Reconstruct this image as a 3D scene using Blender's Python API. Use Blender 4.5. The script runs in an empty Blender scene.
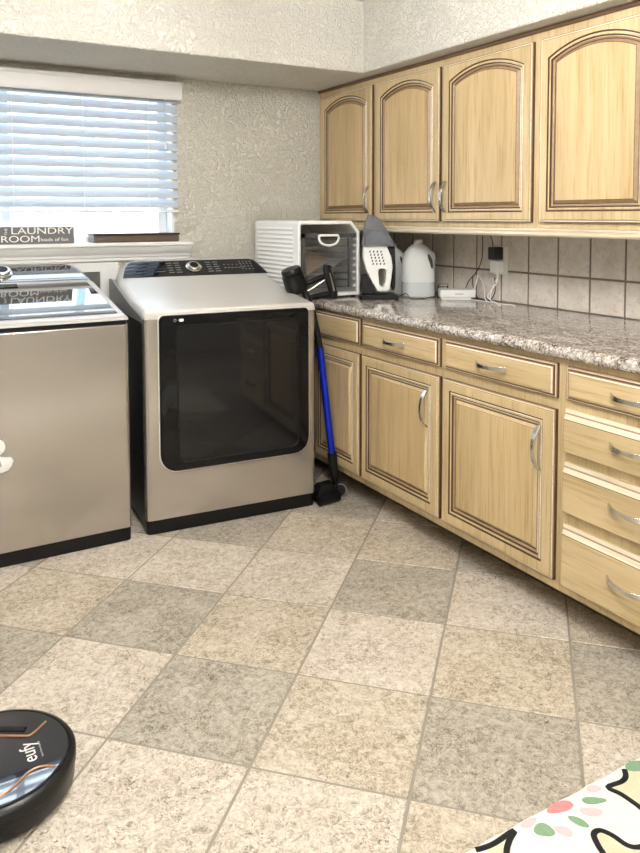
import bpy, bmesh, math, random
from mathutils import Vector, Matrix
random.seed(4)
PI = math.pi
S = bpy.context.scene
COL = S.collection

# ------------------------------------------------------------------ camera
cam_d = bpy.data.cameras.new('camera')
cam = bpy.data.objects.new('camera', cam_d); COL.objects.link(cam)
S.camera = cam
YAW, PITCH, ROLL = 0.526, -0.059, -0.002
fw = Vector((math.sin(YAW)*math.cos(PITCH), math.cos(YAW)*math.cos(PITCH), math.sin(PITCH)))
rt = Vector((math.cos(YAW), -math.sin(YAW), 0)); up = rt.cross(fw)
r2 = math.cos(ROLL)*rt + math.sin(ROLL)*up; u2 = -math.sin(ROLL)*rt + math.cos(ROLL)*up
m = Matrix((r2, u2, -fw)).transposed().to_4x4(); m.translation = Vector((-2.578, -3.813, 1.325))
cam.matrix_world = m
cam_d.sensor_fit = 'VERTICAL'; cam_d.sensor_height = 36.0; cam_d.sensor_width = 36.0*640/853
cam_d.lens = 762.2/853*36.0
cam_d.shift_x = 0.9/853; cam_d.shift_y = -(426.5-261.2)/853
cam_d.clip_start = 0.05

# ------------------------------------------------------------------ world (overcast daylight outside the window)
w = bpy.data.worlds.new('world'); S.world = w; w.use_nodes = True
wn = w.node_tree.nodes; wl = w.node_tree.links
bg = wn['Background']; bg.inputs['Color'].default_value = (0.80, 0.90, 1.0, 1); bg.inputs['Strength'].default_value = 2.6

# ------------------------------------------------------------------ lights and exposure
def area(name, loc, rot, sx, sy, power, color):
    d = bpy.data.lights.new(name, 'AREA'); d.shape = 'RECTANGLE'; d.size = sx; d.size_y = sy
    d.energy = power; d.color = color
    o = bpy.data.objects.new(name, d); o.location = loc; o.rotation_euler = rot; COL.objects.link(o); return o
pt = area('window_portal', (-2.0, 0.13, 1.6), (-PI/2, 0, 0), 1.6, 0.8, 10, (1, 1, 1)); pt.data.cycles.is_portal = True
S.view_settings.view_transform = 'Standard'; S.view_settings.look = 'None'
S.view_settings.gamma = 1; S.view_settings.use_curve_mapping = False
S.view_settings.exposure = 0.93

# ------------------------------------------------------------------ materials
def newmat(name):
    mt = bpy.data.materials.new(name); mt.use_nodes = True
    nt = mt.node_tree; return mt, nt, nt.nodes['Principled BSDF']
def sset(b, **k):
    for n, v in k.items():
        n = n.replace('_', ' ')
        b.inputs[n].default_value = v
def col(c): return (c[0], c[1], c[2], 1)
def plain(name, c, rough=0.5, metal=0.0, var=0.06, vs=30, coat=0, trans=0, ior=1.45, spec=0.5, bump=0, alpha=1):
    mt, nt, b = newmat(name)
    tc = nt.nodes.new('ShaderNodeTexCoord'); nz = nt.nodes.new('ShaderNodeTexNoise')
    nz.inputs['Scale'].default_value = vs; nz.inputs['Detail'].default_value = 4
    nt.links.new(tc.outputs['Object'], nz.inputs['Vector'])
    mx = nt.nodes.new('ShaderNodeMix'); mx.data_type = 'RGBA'
    mx.inputs['A'].default_value = col([x*(1-var) for x in c]); mx.inputs['B'].default_value = col([min(1, x*(1+var)) for x in c])
    nt.links.new(nz.outputs['Fac'], mx.inputs['Factor']); nt.links.new(mx.outputs['Result'], b.inputs['Base Color'])
    sset(b, Roughness=rough, Metallic=metal, IOR=ior)
    b.inputs['Coat Weight'].default_value = coat; b.inputs['Coat Roughness'].default_value = 0.05
    b.inputs['Transmission Weight'].default_value = trans
    b.inputs['Specular IOR Level'].default_value = spec
    b.inputs['Alpha'].default_value = alpha
    if bump:
        bp = nt.nodes.new('ShaderNodeBump'); bp.inputs['Strength'].default_value = bump; bp.inputs['Distance'].default_value = 0.002
        nt.links.new(nz.outputs['Fac'], bp.inputs['Height']); nt.links.new(bp.outputs['Normal'], b.inputs['Normal'])
    return mt
def ramp(nt, stops, src):
    r = nt.nodes.new('ShaderNodeValToRGB'); e = r.color_ramp.elements
    while len(e) < len(stops): e.new(0.5)
    for i, (p, c) in enumerate(stops): e[i].position = p; e[i].color = col(c)
    nt.links.new(src, r.inputs['Fac']); return r
def noise(nt, vec, scale, detail=5, rough=0.55, dist=0):
    n = nt.nodes.new('ShaderNodeTexNoise'); n.inputs['Scale'].default_value = scale; n.inputs['Detail'].default_value = detail
    n.inputs['Roughness'].default_value = rough; n.inputs['Distortion'].default_value = dist
    nt.links.new(vec, n.inputs['Vector']); return n
def mapped(nt, sc=(1, 1, 1), loc=(0, 0, 0)):
    tc = nt.nodes.new('ShaderNodeTexCoord'); mp = nt.nodes.new('ShaderNodeMapping')
    mp.inputs['Scale'].default_value = sc; mp.inputs['Location'].default_value = loc
    nt.links.new(tc.outputs['Object'], mp.inputs['Vector']); return mp.outputs['Vector']
def mixc(nt, a, b, fac, mode='MIX'):
    mx = nt.nodes.new('ShaderNodeMix'); mx.data_type = 'RGBA'; mx.blend_type = mode
    for s, v in (('A', a), ('B', b)):
        if isinstance(v, tuple): mx.inputs[s].default_value = col(v)
        else: nt.links.new(v, mx.inputs[s])
    if isinstance(fac, float): mx.inputs['Factor'].default_value = fac
    else: nt.links.new(fac, mx.inputs['Factor'])
    return mx.outputs['Result']
def bump(nt, b, h, strength, dist):
    bp = nt.nodes.new('ShaderNodeBump'); bp.inputs['Strength'].default_value = strength; bp.inputs['Distance'].default_value = dist
    nt.links.new(h, bp.inputs['Height']); nt.links.new(bp.outputs['Normal'], b.inputs['Normal'])

def wood(name, c1, c2, c3, axis, loc=(0, 0, 0), rough=0.42):
    mt, nt, b = newmat(name)
    big = 26.0; sc = [big, big, big]; sc[axis] = 1.6
    v = mapped(nt, tuple(sc), loc)
    n1 = noise(nt, v, 1.0, 8, 0.62, 0.5)
    sc2 = [5.0]*3; sc2[axis] = 1.2
    n2 = noise(nt, mapped(nt, tuple(sc2), loc), 1.0, 3, 0.5, 0.3)
    r = ramp(nt, [(0.28, c3), (0.45, c2), (0.62, c1)], n1.outputs['Fac'])
    r2 = ramp(nt, [(0.3, (0.80, 0.80, 0.76)), (0.65, (1, 1, 1))], n2.outputs['Fac'])
    sc3 = [110.0]*3; sc3[axis] = 5.0
    n3 = noise(nt, mapped(nt, tuple(sc3), loc), 1.0, 4, 0.6)
    r3 = ramp(nt, [(0.32, (0.80, 0.74, 0.66)), (0.48, (1, 1, 1))], n3.outputs['Fac'])
    c = mixc(nt, r.outputs['Color'], r2.outputs['Color'], 1.0, 'MULTIPLY')
    c = mixc(nt, c, r3.outputs['Color'], 1.0, 'MULTIPLY')
    nt.links.new(c, b.inputs['Base Color']); sset(b, Roughness=rough)
    b.inputs['Coat Weight'].default_value = 0.35; b.inputs['Coat Roughness'].default_value = 0.28
    bump(nt, b, n3.outputs['Fac'], 0.15, 0.0006)
    return mt
WV = wood('maple_wood_vertical_grain', (0.63, 0.49, 0.285), (0.585, 0.445, 0.25), (0.49, 0.36, 0.185), 2)
WH = wood('maple_wood_horizontal_grain', (0.63, 0.49, 0.285), (0.585, 0.445, 0.25), (0.50, 0.37, 0.19), 1)
WP = wood('maple_panel_wood', (0.61, 0.465, 0.26), (0.56, 0.41, 0.215), (0.44, 0.31, 0.145), 2, (3, 1, 7))
WL = wood('pale_bead_wood', (0.82, 0.73, 0.59), (0.77, 0.67, 0.52), (0.70, 0.58, 0.42), 1)
GL = plain('dark_brown_glaze', (0.085, 0.045, 0.022), 0.5, var=0.35, vs=60)
GM = plain('brown_glazed_moulding', (0.33, 0.22, 0.125), 0.45, var=0.3, vs=50)
DKW = wood('dark_stained_wood', (0.13, 0.09, 0.06), (0.09, 0.058, 0.038), (0.045, 0.03, 0.02), 0)
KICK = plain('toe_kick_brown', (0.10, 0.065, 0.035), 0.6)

def wallmat(name, c, dark, strength=1.0):
    mt, nt, b = newmat(name)
    v = mapped(nt)
    n1 = noise(nt, v, 38, 3, 0.5, 1.6); n2 = noise(nt, v, 90, 4, 0.6, 0.4)
    r = ramp(nt, [(0.38, (0, 0, 0)), (0.47, (0.35, 0.35, 0.35)), (0.52, (1, 1, 1)), (0.58, (0.6, 0.6, 0.6))], n1.outputs['Fac'])
    mx = mixc(nt, r.outputs['Color'], n2.outputs['Fac'], 0.3)
    cc = mixc(nt, dark, c, r.outputs['Color'])
    big = noise(nt, v, 3, 3); rb = ramp(nt, [(0.3, (0.93, 0.93, 0.92)), (0.7, (1, 1, 1))], big.outputs['Fac'])
    cc = mixc(nt, cc, rb.outputs['Color'], 1.0, 'MULTIPLY')
    nt.links.new(cc, b.inputs['Base Color']); sset(b, Roughness=0.8)
    bump(nt, b, mx, 0.85*strength, 0.011)
    return mt
WALL = wallmat('cream_textured_plaster', (0.71, 0.685, 0.605), (0.67, 0.64, 0.56))
SOFF = wallmat('pale_plaster_soffit', (0.76, 0.735, 0.675), (0.72, 0.695, 0.63), 0.9)
CEIL = plain('ceiling_white', (0.80, 0.78, 0.74), 0.9)
WHITE = plain('white_paint', (0.80, 0.80, 0.79), 0.35, var=0.02)
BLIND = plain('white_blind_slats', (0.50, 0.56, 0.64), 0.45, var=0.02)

def stone(name, light, mid, dark, off):
    mt, nt, b = newmat(name)
    v = mapped(nt, (1, 1, 1), off)
    n1 = noise(nt, v, 6, 6, 0.6, 0.8); n2 = noise(nt, v, 48, 10, 0.78, 0.8); n5 = noise(nt, v, 19, 10, 0.72, 1.2)
    r1 = ramp(nt, [(0.40, dark), (0.50, mid), (0.58, light)], n1.outputs['Fac'])
    r5 = ramp(nt, [(0.42, dark), (0.49, mid), (0.55, light)], n5.outputs['Fac'])
    r2 = ramp(nt, [(0.40, tuple(x*0.30 for x in dark)), (0.455, dark), (0.50, mid), (0.545, light), (0.60, tuple(min(1, x*1.35) for x in light))], n2.outputs['Fac'])
    c = mixc(nt, r1.outputs['Color'], r5.outputs['Color'], 0.45)
    c = mixc(nt, c, r2.outputs['Color'], 0.52)
    n4 = noise(nt, v, 26, 9, 0.7, 2.6)          # pale crackle veins
    r4 = ramp(nt, [(0.465, (0, 0, 0)), (0.50, (0.9, 0.9, 0.9)), (0.53, (0, 0, 0))], n4.outputs['Fac'])
    c = mixc(nt, c, tuple(min(1, x*1.22) for x in light), r4.outputs['Color'])
    n3 = noise(nt, v, 80, 7, 0.75, 1.8)         # dark pits in clusters
    r3 = ramp(nt, [(0.37, (0.22, 0.17, 0.13)), (0.42, (0.55, 0.49, 0.42)), (0.465, (1, 1, 1))], n3.outputs['Fac'])
    m2 = noise(nt, v, 7, 5); rm = ramp(nt, [(0.44, (0.0, 0.0, 0.0)), (0.58, (1, 1, 1))], m2.outputs['Fac'])
    c2 = mixc(nt, c, r3.outputs['Color'], 1.0, 'MULTIPLY')
    c = mixc(nt, c, c2, rm.outputs['Color'])
    nt.links.new(c, b.inputs['Base Color']); sset(b, Roughness=0.45)
    b.inputs['Specular IOR Level'].default_value = 0.35
    bump(nt, b, n2.outputs['Fac'], 0.3, 0.0015)
    return mt
T_C = stone('cream_travertine_tile', (0.62, 0.565, 0.49), (0.54, 0.475, 0.39), (0.37, 0.305, 0.225), (0, 0, 0))
T_T = stone('tan_travertine_tile', (0.57, 0.51, 0.42), (0.45, 0.39, 0.295), (0.30, 0.24, 0.16), (5, 2, 0))
T_G = stone('grey_travertine_tile', (0.46, 0.42, 0.355), (0.35, 0.315, 0.255), (0.22, 0.19, 0.145), (9, 4, 0))
GROUT = plain('floor_grout', (0.30, 0.27, 0.22), 0.9, var=0.12)
BT = None
def backtile():
    mt, nt, b = newmat('pinkish_stone_wall_tile')
    v = mapped(nt)
    n1 = noise(nt, v, 6, 5, 0.6, 0.4); n2 = noise(nt, v, 45, 5, 0.6, 1.2)
    r1 = ramp(nt, [(0.3, (0.58, 0.52, 0.45)), (0.65, (0.74, 0.685, 0.62))], n1.outputs['Fac'])
    r2 = ramp(nt, [(0.35, (0.78, 0.74, 0.7)), (0.5, (1, 1, 1))], n2.outputs['Fac'])
    c = mixc(nt, r1.outputs['Color'], r2.outputs['Color'], 0.7, 'MULTIPLY')
    nt.links.new(c, b.inputs['Base Color']); sset(b, Roughness=0.35); bump(nt, b, n2.outputs['Fac'], 0.2, 0.001); return mt
BT = backtile(); BG = plain('backsplash_grout', (0.20, 0.165, 0.13), 0.9)
def granite():
    mt, nt, b = newmat('brown_grey_granite')
    v = mapped(nt, (1, 1, 1)); vs = mapped(nt, (1.0, 0.6, 1.0))
    n1 = noise(nt, vs, 20, 9, 0.72, 1.6); n2 = noise(nt, v, 105, 6, 0.7, 0.8)
    r1 = ramp(nt, [(0.36, (0.035, 0.028, 0.024)), (0.44, (0.20, 0.15, 0.12)), (0.51, (0.38, 0.33, 0.28)), (0.60, (0.62, 0.585, 0.54))], n1.outputs['Fac'])
    r2 = ramp(nt, [(0.42, (0.012, 0.01, 0.01)), (0.475, (0.17, 0.13, 0.105)), (0.52, (0.42, 0.37, 0.325)), (0.57, (0.88, 0.87, 0.84))], n2.outputs['Fac'])
    c = mixc(nt, r1.outputs['Color'], r2.outputs['Color'], 0.45)
    nt.links.new(c, b.inputs['Base Color']); sset(b, Roughness=0.14); b.inputs['Coat Weight'].default_value = 0.3; return mt
GRAN = granite()
CHAMP = plain('champagne_metal', (0.465, 0.43, 0.39), 0.20, metal=0.75, var=0.015, vs=4, coat=0.35)
SILV = plain('silver_painted_metal', (0.66, 0.64, 0.61), 0.38, metal=0.35, var=0.01, vs=4, coat=0.1)
GREYP = plain('grey_plastic_side', (0.34, 0.335, 0.33), 0.4, metal=0.3)
BLK = plain('black_plastic', (0.005, 0.005, 0.0055), 0.36, spec=0.35)
BLKM = plain('matte_black', (0.010, 0.010, 0.010), 0.6, spec=0.3)
BLKG = plain('black_glass', (0.004, 0.004, 0.005), 0.04, coat=0.0, var=0.0, spec=0.35)
LIDG = plain('tinted_lid_glass', (0.02, 0.022, 0.025), 0.03, coat=1.0, var=0.0, spec=1.0, ior=1.9)
DWIN = plain('dark_door_window', (0.008, 0.008, 0.009), 0.05, coat=0.0, var=0.0, spec=0.45)
CHR = plain('chrome', (0.80, 0.80, 0.80), 0.12, metal=1.0)
NICK = plain('satin_nickel', (0.66, 0.64, 0.60), 0.22, metal=1.0)
GREYT = plain('grey_print', (0.42, 0.43, 0.45), 0.5)
WHT = plain('white_plastic', (0.82, 0.82, 0.80), 0.35, var=0.02)
GRW = plain('light_grey_plastic', (0.62, 0.64, 0.66), 0.4)
BLUE = plain('blue_anodised_tube', (0.008, 0.03, 0.55), 0.22, metal=0.6)
SIGN = plain('slate_grey_board', (0.135, 0.135, 0.14), 0.6)
LETT = plain('white_lettering', (0.85, 0.84, 0.80), 0.6)
COPP = plain('copper_line', (0.60, 0.32, 0.20), 0.35, metal=0.8)
JUG = plain('frosted_jug_plastic', (0.90, 0.92, 0.91), 0.45, trans=0.3, ior=1.15, var=0.02, spec=0.3)
WATER = plain('water_in_jug', (0.72, 0.76, 0.76), 0.2, trans=0.3, ior=1.2, var=0.01)
SMOK = plain('smoked_clear_plastic', (0.33, 0.35, 0.38), 0.12, trans=0.65, ior=1.1, var=0.05)
def glassmat(name, c, alpha):
    mt = bpy.data.materials.new(name); mt.use_nodes = True; nt = mt.node_tree; nt.nodes.clear()
    o = nt.nodes.new('ShaderNodeOutputMaterial'); t = nt.nodes.new('ShaderNodeBsdfTransparent'); g = nt.nodes.new('ShaderNodeBsdfGlossy')
    g.inputs['Roughness'].default_value = 0.02; t.inputs['Color'].default_value = col(c); x = nt.nodes.new('ShaderNodeMixShader'); x.inputs[0].default_value = alpha
    nt.links.new(t.outputs[0], x.inputs[1]); nt.links.new(g.outputs[0], x.inputs[2]); nt.links.new(x.outputs[0], o.inputs[0]); return mt
GLASS = glassmat('clear_window_glass', (0.96, 0.98, 1.0), 0.06)
OGLASS = glassmat('clear_oven_glass', (0.88, 0.89, 0.90), 0.08)
RUGW = plain('cream_rug_pile', (0.80, 0.78, 0.72), 0.95, var=0.10, vs=130, bump=1.0)
RUGY = plain('yellow_rug_pile', (0.68, 0.62, 0.44), 0.95, var=0.15, vs=160, bump=1.0)
RUGB = plain('black_rug_pile', (0.012, 0.012, 0.012), 0.95, vs=160, bump=1.0)
RUGP = plain('pink_rug_pile', (0.76, 0.53, 0.54), 0.95, var=0.15, vs=160, bump=1.0)
RUGR = plain('rose_rug_pile', (0.62, 0.26, 0.26), 0.95, var=0.2, vs=160, bump=1.0)
RUGG = plain('green_rug_pile', (0.22, 0.36, 0.22), 0.95, var=0.2, vs=160, bump=1.0)

# ------------------------------------------------------------------ mesh helpers
def B(): return bmesh.new()
def mesh_obj(name, bm, mats, parent=None, smooth=False, bevel=0, bseg=2, recalc=True):
    if recalc: bmesh.ops.recalc_face_normals(bm, faces=bm.faces)
    me = bpy.data.meshes.new(name); bm.to_mesh(me); bm.free()
    for mt in (mats if isinstance(mats, (list, tuple)) else [mats]): me.materials.append(mt)
    if smooth:
        for p in me.polygons: p.use_smooth = True
        try: me.set_sharp_from_angle(angle=math.radians(35))
        except Exception: pass
    o = bpy.data.objects.new(name, me); COL.objects.link(o)
    if parent:
        o.parent = parent
        root = parent
        off = Vector((0, 0, 0))
        o.matrix_parent_inverse = WM[parent.name].inverted()
        WM[o.name] = Matrix.Identity(4)
    else: WM[o.name] = Matrix.Identity(4)
    if bevel:
        md = o.modifiers.new('bevel', 'BEVEL'); md.width = bevel; md.segments = bseg; md.limit_method = 'ANGLE'; md.angle_limit = math.radians(40)
        md.harden_normals = False
    return o
WM = {}
def thing(name, label, cat, loc, group=None):
    o = bpy.data.objects.new(name, None); COL.objects.link(o); o.location = loc; o.empty_display_size = 0.05
    o['label'] = label; o['category'] = cat
    if group: o['group'] = group
    WM[o.name] = Matrix.Translation(Vector(loc)); return o
def tag(o, label, cat, group=None):
    o['label'] = label; o['category'] = cat
    if group: o['group'] = group
    return o
def struct(o): o['kind'] = 'structure'; return o
def box(bm, x0, x1, y0, y1, z0, z1, mi=0):
    vs = [bm.verts.new((x, y, z)) for x in (x0, x1) for y in (y0, y1) for z in (z0, z1)]
    for f in ((0, 1, 3, 2), (4, 6, 7, 5), (0, 4, 5, 1), (2, 3, 7, 6), (0, 2, 6, 4), (1, 5, 7, 3)):
        fc = bm.faces.new([vs[i] for i in f]); fc.material_index = mi
def cyl(bm, p, axis, r, h, n=24, r2=None, mi=0, caps=True):
    axis = Vector(axis).normalized(); q = Vector((0, 0, 1)).rotation_difference(axis); p = Vector(p)
    r2 = r if r2 is None else r2
    a = [bm.verts.new(p + q @ Vector((r*math.cos(t*2*PI/n), r*math.sin(t*2*PI/n), 0))) for t in range(n)]
    b = [bm.verts.new(p + q @ Vector((r2*math.cos(t*2*PI/n), r2*math.sin(t*2*PI/n), h))) for t in range(n)]
    for i in range(n):
        f = bm.faces.new([a[i], a[(i+1) % n], b[(i+1) % n], b[i]]); f.material_index = mi
    if caps:
        bm.faces.new(a[::-1]).material_index = mi; bm.faces.new(b).material_index = mi
def lathe(bm, c, prof, n=32, mi=0, axis=(0, 0, 1), sx=1, sy=1):
    q = Vector((0, 0, 1)).rotation_difference(Vector(axis).normalized()); c = Vector(c)
    rings = []
    for r, z in prof:
        if r < 1e-5: rings.append([bm.verts.new(c + q @ Vector((0, 0, z)))])
        else: rings.append([bm.verts.new(c + q @ Vector((r*sx*math.cos(t*2*PI/n), r*sy*math.sin(t*2*PI/n), z))) for t in range(n)])
    for a, b in zip(rings, rings[1:]):
        for i in range(n):
            j = (i+1) % n
            if len(a) == 1 and len(b) == 1: continue
            if len(a) == 1: f = bm.faces.new([a[0], b[j], b[i]])
            elif len(b) == 1: f = bm.faces.new([a[i], a[j], b[0]])
            else: f = bm.faces.new([a[i], a[j], b[j], b[i]])
            f.material_index = mi
def smooth_path(pts, sub=6):
    P = [Vector(p) for p in pts]; out = []
    for i in range(len(P)-1):
        p0 = P[max(i-1, 0)]; p1 = P[i]; p2 = P[i+1]; p3 = P[min(i+2, len(P)-1)]
        for k in range(sub):
            t = k/sub
            out.append(0.5*((2*p1)+(-p0+p2)*t+(2*p0-5*p1+4*p2-p3)*t*t+(-p0+3*p1-3*p2+p3)*t**3))
    out.append(P[-1]); return out
def sweep(bm, pts, prof, up=(0, 0, 1), mi=0, closed=False):
    # prof: function(k, n) -> list of (a, b) offsets in side / up directions
    n = len(pts); rings = []
    for i, p in enumerate(pts):
        t = (pts[min(i+1, n-1)] - pts[max(i-1, 0)]).normalized()
        s = t.cross(Vector(up))
        if s.length < 1e-4: s = t.cross(Vector((1, 0, 0)))
        s.normalize(); u = s.cross(t).normalized()
        rings.append([bm.verts.new(p + s*a + u*b) for a, b in prof(i, n)])
    m = len(rings[0])
    for a, b in zip(rings, rings[1:]):
        for k in range(m):
            bm.faces.new([a[k], a[(k+1) % m], b[(k+1) % m], b[k]]).material_index = mi
    bm.faces.new(rings[0][::-1]).material_index = mi; bm.faces.new(rings[-1]).material_index = mi
def tube(bm, pts, r, n=8, sub=6, mi=0, up=(0, 0, 1)):
    P = smooth_path(pts, sub) if sub else [Vector(p) for p in pts]
    sweep(bm, P, lambda i, k: [(r*math.cos(t*2*PI/n), r*math.sin(t*2*PI/n)) for t in range(n)], up, mi)
def poly_prism(bm, pts, d, mi=0):
    # pts: list of 3D points (planar), d: extrusion vector
    d = Vector(d); a = [bm.verts.new(Vector(p)) for p in pts]; b = [bm.verts.new(Vector(p)+d) for p in pts]
    n = len(a)
    bm.faces.new(a[::-1]).material_index = mi; bm.faces.new(b).material_index = mi
    for i in range(n): bm.faces.new([a[i], a[(i+1) % n], b[(i+1) % n], b[i]]).material_index = mi
def nested(bm, loops, mats, cap=None):
    rings = [[bm.verts.new(p) for p in l] for l in loops]
    for k, (a, b) in enumerate(zip(rings, rings[1:])):
        n = len(a)
        for i in range(n):
            j = (i+1) % n
            try: bm.faces.new([a[i], a[j], b[j], b[i]]).material_index = mats[k]
            except ValueError: pass
    if cap is not None: bm.faces.new(rings[-1]).material_index = cap
    return rings
def text_obj(name, body, size, mat, mw, parent=None, ext=0.0006, sx=1.0):
    cu = bpy.data.curves.new(name, 'FONT'); cu.body = body; cu.size = size; cu.extrude = ext; cu.align_x = 'CENTER'; cu.align_y = 'CENTER'
    to = bpy.data.objects.new(name+'_tmp', cu); COL.objects.link(to)
    dg = bpy.context.evaluated_depsgraph_get(); me = bpy.data.meshes.new_from_object(to.evaluated_get(dg))
    bpy.data.objects.remove(to); me.name = name
    me.transform(mw @ Matrix.Diagonal((sx, 1, 1, 1))); me.materials.clear(); me.materials.append(mat)
    o = bpy.data.objects.new(name, me); COL.objects.link(o); WM[o.name] = Matrix.Identity(4)
    if parent: o.parent = parent; o.matrix_parent_inverse = WM[parent.name].inverted()
    return o
def frame(origin, right, upv):
    r = Vector(right).normalized(); u = Vector(upv).normalized(); n = r.cross(u); u = n.cross(r)
    M = Matrix((r, u, n)).transposed().to_4x4(); M.translation = Vector(origin); return M

# ------------------------------------------------------------------ room shell
XL, YF, ZC = -3.9, -5.0, 2.393
WX0, WX1, WZ0, WZ1 = -2.84, -1.235, 1.195, 1.97       # window opening
SD, SX, SZ = 0.589, 0.452, 2.038                       # soffit depths and height
bm = B()
for (x0, x1, z0, z1) in ((XL-.15, WX0, 0, ZC), (WX1, 0.15, 0, ZC), (WX0, WX1, 0, WZ0), (WX0, WX1, WZ1, ZC)):
    box(bm, x0, x1, 0, 0.15, z0, z1)
bmesh.ops.remove_doubles(bm, verts=bm.verts, dist=1e-5)
wall_back = struct(mesh_obj('wall_back', bm, WALL))
bm = B(); box(bm, 0, 0.15, YF, 0, 0, ZC); struct(mesh_obj('wall_right', bm, WALL))
bm = B(); box(bm, XL-.15, XL, YF, 0, 0, ZC); struct(mesh_obj('wall_left', bm, WALL))
bm = B(); box(bm, XL-.15, 0.15, YF-.15, YF, 0, ZC); struct(mesh_obj('wall_front', bm, WALL))
bm = B(); box(bm, XL-.15, 0.15, YF-.15, 0.15, ZC, ZC+.1)
ceiling = struct(mesh_obj('ceiling', bm, CEIL))
bm = B()
# L-shaped soffit outline, extruded from its underside to the ceiling
pts = [(XL, 0), (0, 0), (0, YF), (-SX, YF), (-SX, -SD), (XL, -SD)]
poly_prism(bm, [(x, y, SZ) for x, y in pts], (0, 0, ZC-SZ))
sof = mesh_obj('soffit', bm, SOFF, ceiling, bevel=0.008, bseg=3)

# floor: diagonal tiles in grout
gx, gy, gs, th = -2.109, -1.927, 0.386, -0.795
c_, s_ = math.cos(th), math.sin(th)
def V(i, j): return Vector((gx+gs*(c_*i-s_*j), gy+gs*(s_*i+c_*j), 0))
tone = {(0,0):2,(1,0):1,(2,0):2,(-1,1):2,(0,1):1,(1,1):0,(2,1):1,(3,1):2,(-1,0):0,(-2,1):1,(-2,0):2,(-1,2):0,(-2,2):0,(0,2):0,(1,2):2,(2,2):0,
        (3,2):1,(-1,3):2,(0,3):1,(1,3):1,(0,4):2,(1,4):0,(2,3):2,(0,-1):0,(1,-1):0,(2,-1):1,(3,0):0,(-1,-1):0,(3,-1):2,(-2,3):1,(-3,1):0,(-3,2):2}
bm = B(); fv = [bm.verts.new(p) for p in ((XL, YF, -0.0022), (0, YF, -0.0022), (0, 0, -0.0022), (XL, 0, -0.0022))]
bm.faces.new(fv).material_index = 0
bv = [bm.verts.new(p) for p in ((XL, YF, -0.1), (0, YF, -0.1), (0, 0, -0.1), (XL, 0, -0.1))]
bm.faces.new(bv[::-1])
for k in range(4): bm.faces.new([fv[k], bv[k], bv[(k+1) % 4], fv[(k+1) % 4]])
rnd = random.Random(7)
def clip(poly):
    for ax, lim, sg in ((0, XL, 1), (0, 0.0, -1), (1, YF, 1), (1, 0.0, -1)):
        out = []
        for a, b in zip(poly, poly[1:]+poly[:1]):
            ia = (a[ax]-lim)*sg >= 0; ib = (b[ax]-lim)*sg >= 0
            if ia: out.append(a)
            if ia != ib:
                t = (lim-a[ax])/(b[ax]-a[ax]); out.append(a+(b-a)*t)
        poly = out
        if len(poly) < 3: return None
    return poly
for i in range(-14, 15):
    for j in range(-14, 15):
        q = [V(i, j), V(i+1, j), V(i+1, j+1), V(i, j+1)]
        cc = sum(q, Vector())/4
        g = 0.0035/gs
        lo = [p+(cc-p)*g*2 for p in q]; hi = [p+(cc-p)*(g*2+0.008) for p in q]
        lo = clip(lo); hi = clip(hi)
        if not lo or not hi or len(lo) != len(hi): continue
        mi = 1+tone.get((i, j), rnd.choice((0, 0, 1, 2)))
        a = [bm.verts.new((p.x, p.y, -0.0022)) for p in lo]; b = [bm.verts.new((p.x, p.y, 0)) for p in hi]
        try:
            bm.faces.new(b).material_index = mi
            for k in range(len(a)): bm.faces.new([a[k], a[(k+1) % len(a)], b[(k+1) % len(a)], b[k]]).material_index = mi
        except ValueError: pass
floor = struct(mesh_obj('floor', bm, [GROUT, T_C, T_T, T_G], recalc=False))

# window: opening jambs, frame, panes, moulded sill
bm = B()
jy = 0.145
box(bm, WX0-.001, WX0+.012, 0.0, jy, WZ0, WZ1); box(bm, WX1-.012, WX1+.001, 0.0, jy, WZ0, WZ1); box(bm, WX0, WX1, 0, jy, WZ1-.012, WZ1)
window = struct(mesh_obj('window_1', bm, WHITE))
bm = B()
fx0, fx1, fz0, fz1 = WX0+.012, WX1-.012, WZ0, WZ1-.012
box(bm, fx0, fx0+.045, .085, .135, fz0, fz1); box(bm, fx1-.045, fx1, .085, .135, fz0, fz1)
box(bm, fx0, fx1, .085, .135, fz0, fz0+.03); box(bm, fx0, fx1, .085, .135, fz1-.04, fz1)
box(bm, -2.06, -2.02, .09, .13, fz0, fz1)
mesh_obj('window_frame', bm, WHITE, window, bevel=0.004)
bm = B(); box(bm, fx0+.04, fx1-.04, .108, .112, fz0+.025, fz1-.035); mesh_obj('pane', bm, GLASS, window)
# sill: moulding profile swept in x
bm = B()
prof = [(0.10, 1.197), (-0.085, 1.197), (-0.088, 1.190), (-0.086, 1.180), (-0.070, 1.176), (-0.066, 1.168), (-0.050, 1.150), (-0.034, 1.135),
        (-0.030, 1.122), (-0.022, 1.120), (-0.022, 1.104), (-0.002, 1.102), (-0.002, 1.15), (0.10, 1.15)]
poly_prism(bm, [(-2.93, y, z) for y, z in prof], (1.765, 0, 0))
mesh_obj('window_sill', bm, WHITE, window, bevel=0.0015, bseg=1)
# post and pale wall outdoors seen through the gap under the blind
bm = B(); box(bm, -1.225, -1.165, 1.9, 1.96, 0.0, 3.0)
tag(mesh_obj('outdoor_post', bm, plain('pale_blue_post', (0.42, 0.55, 0.62), 0.7), bevel=0.01), 'pale blue post standing outside behind the window', 'post')

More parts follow.
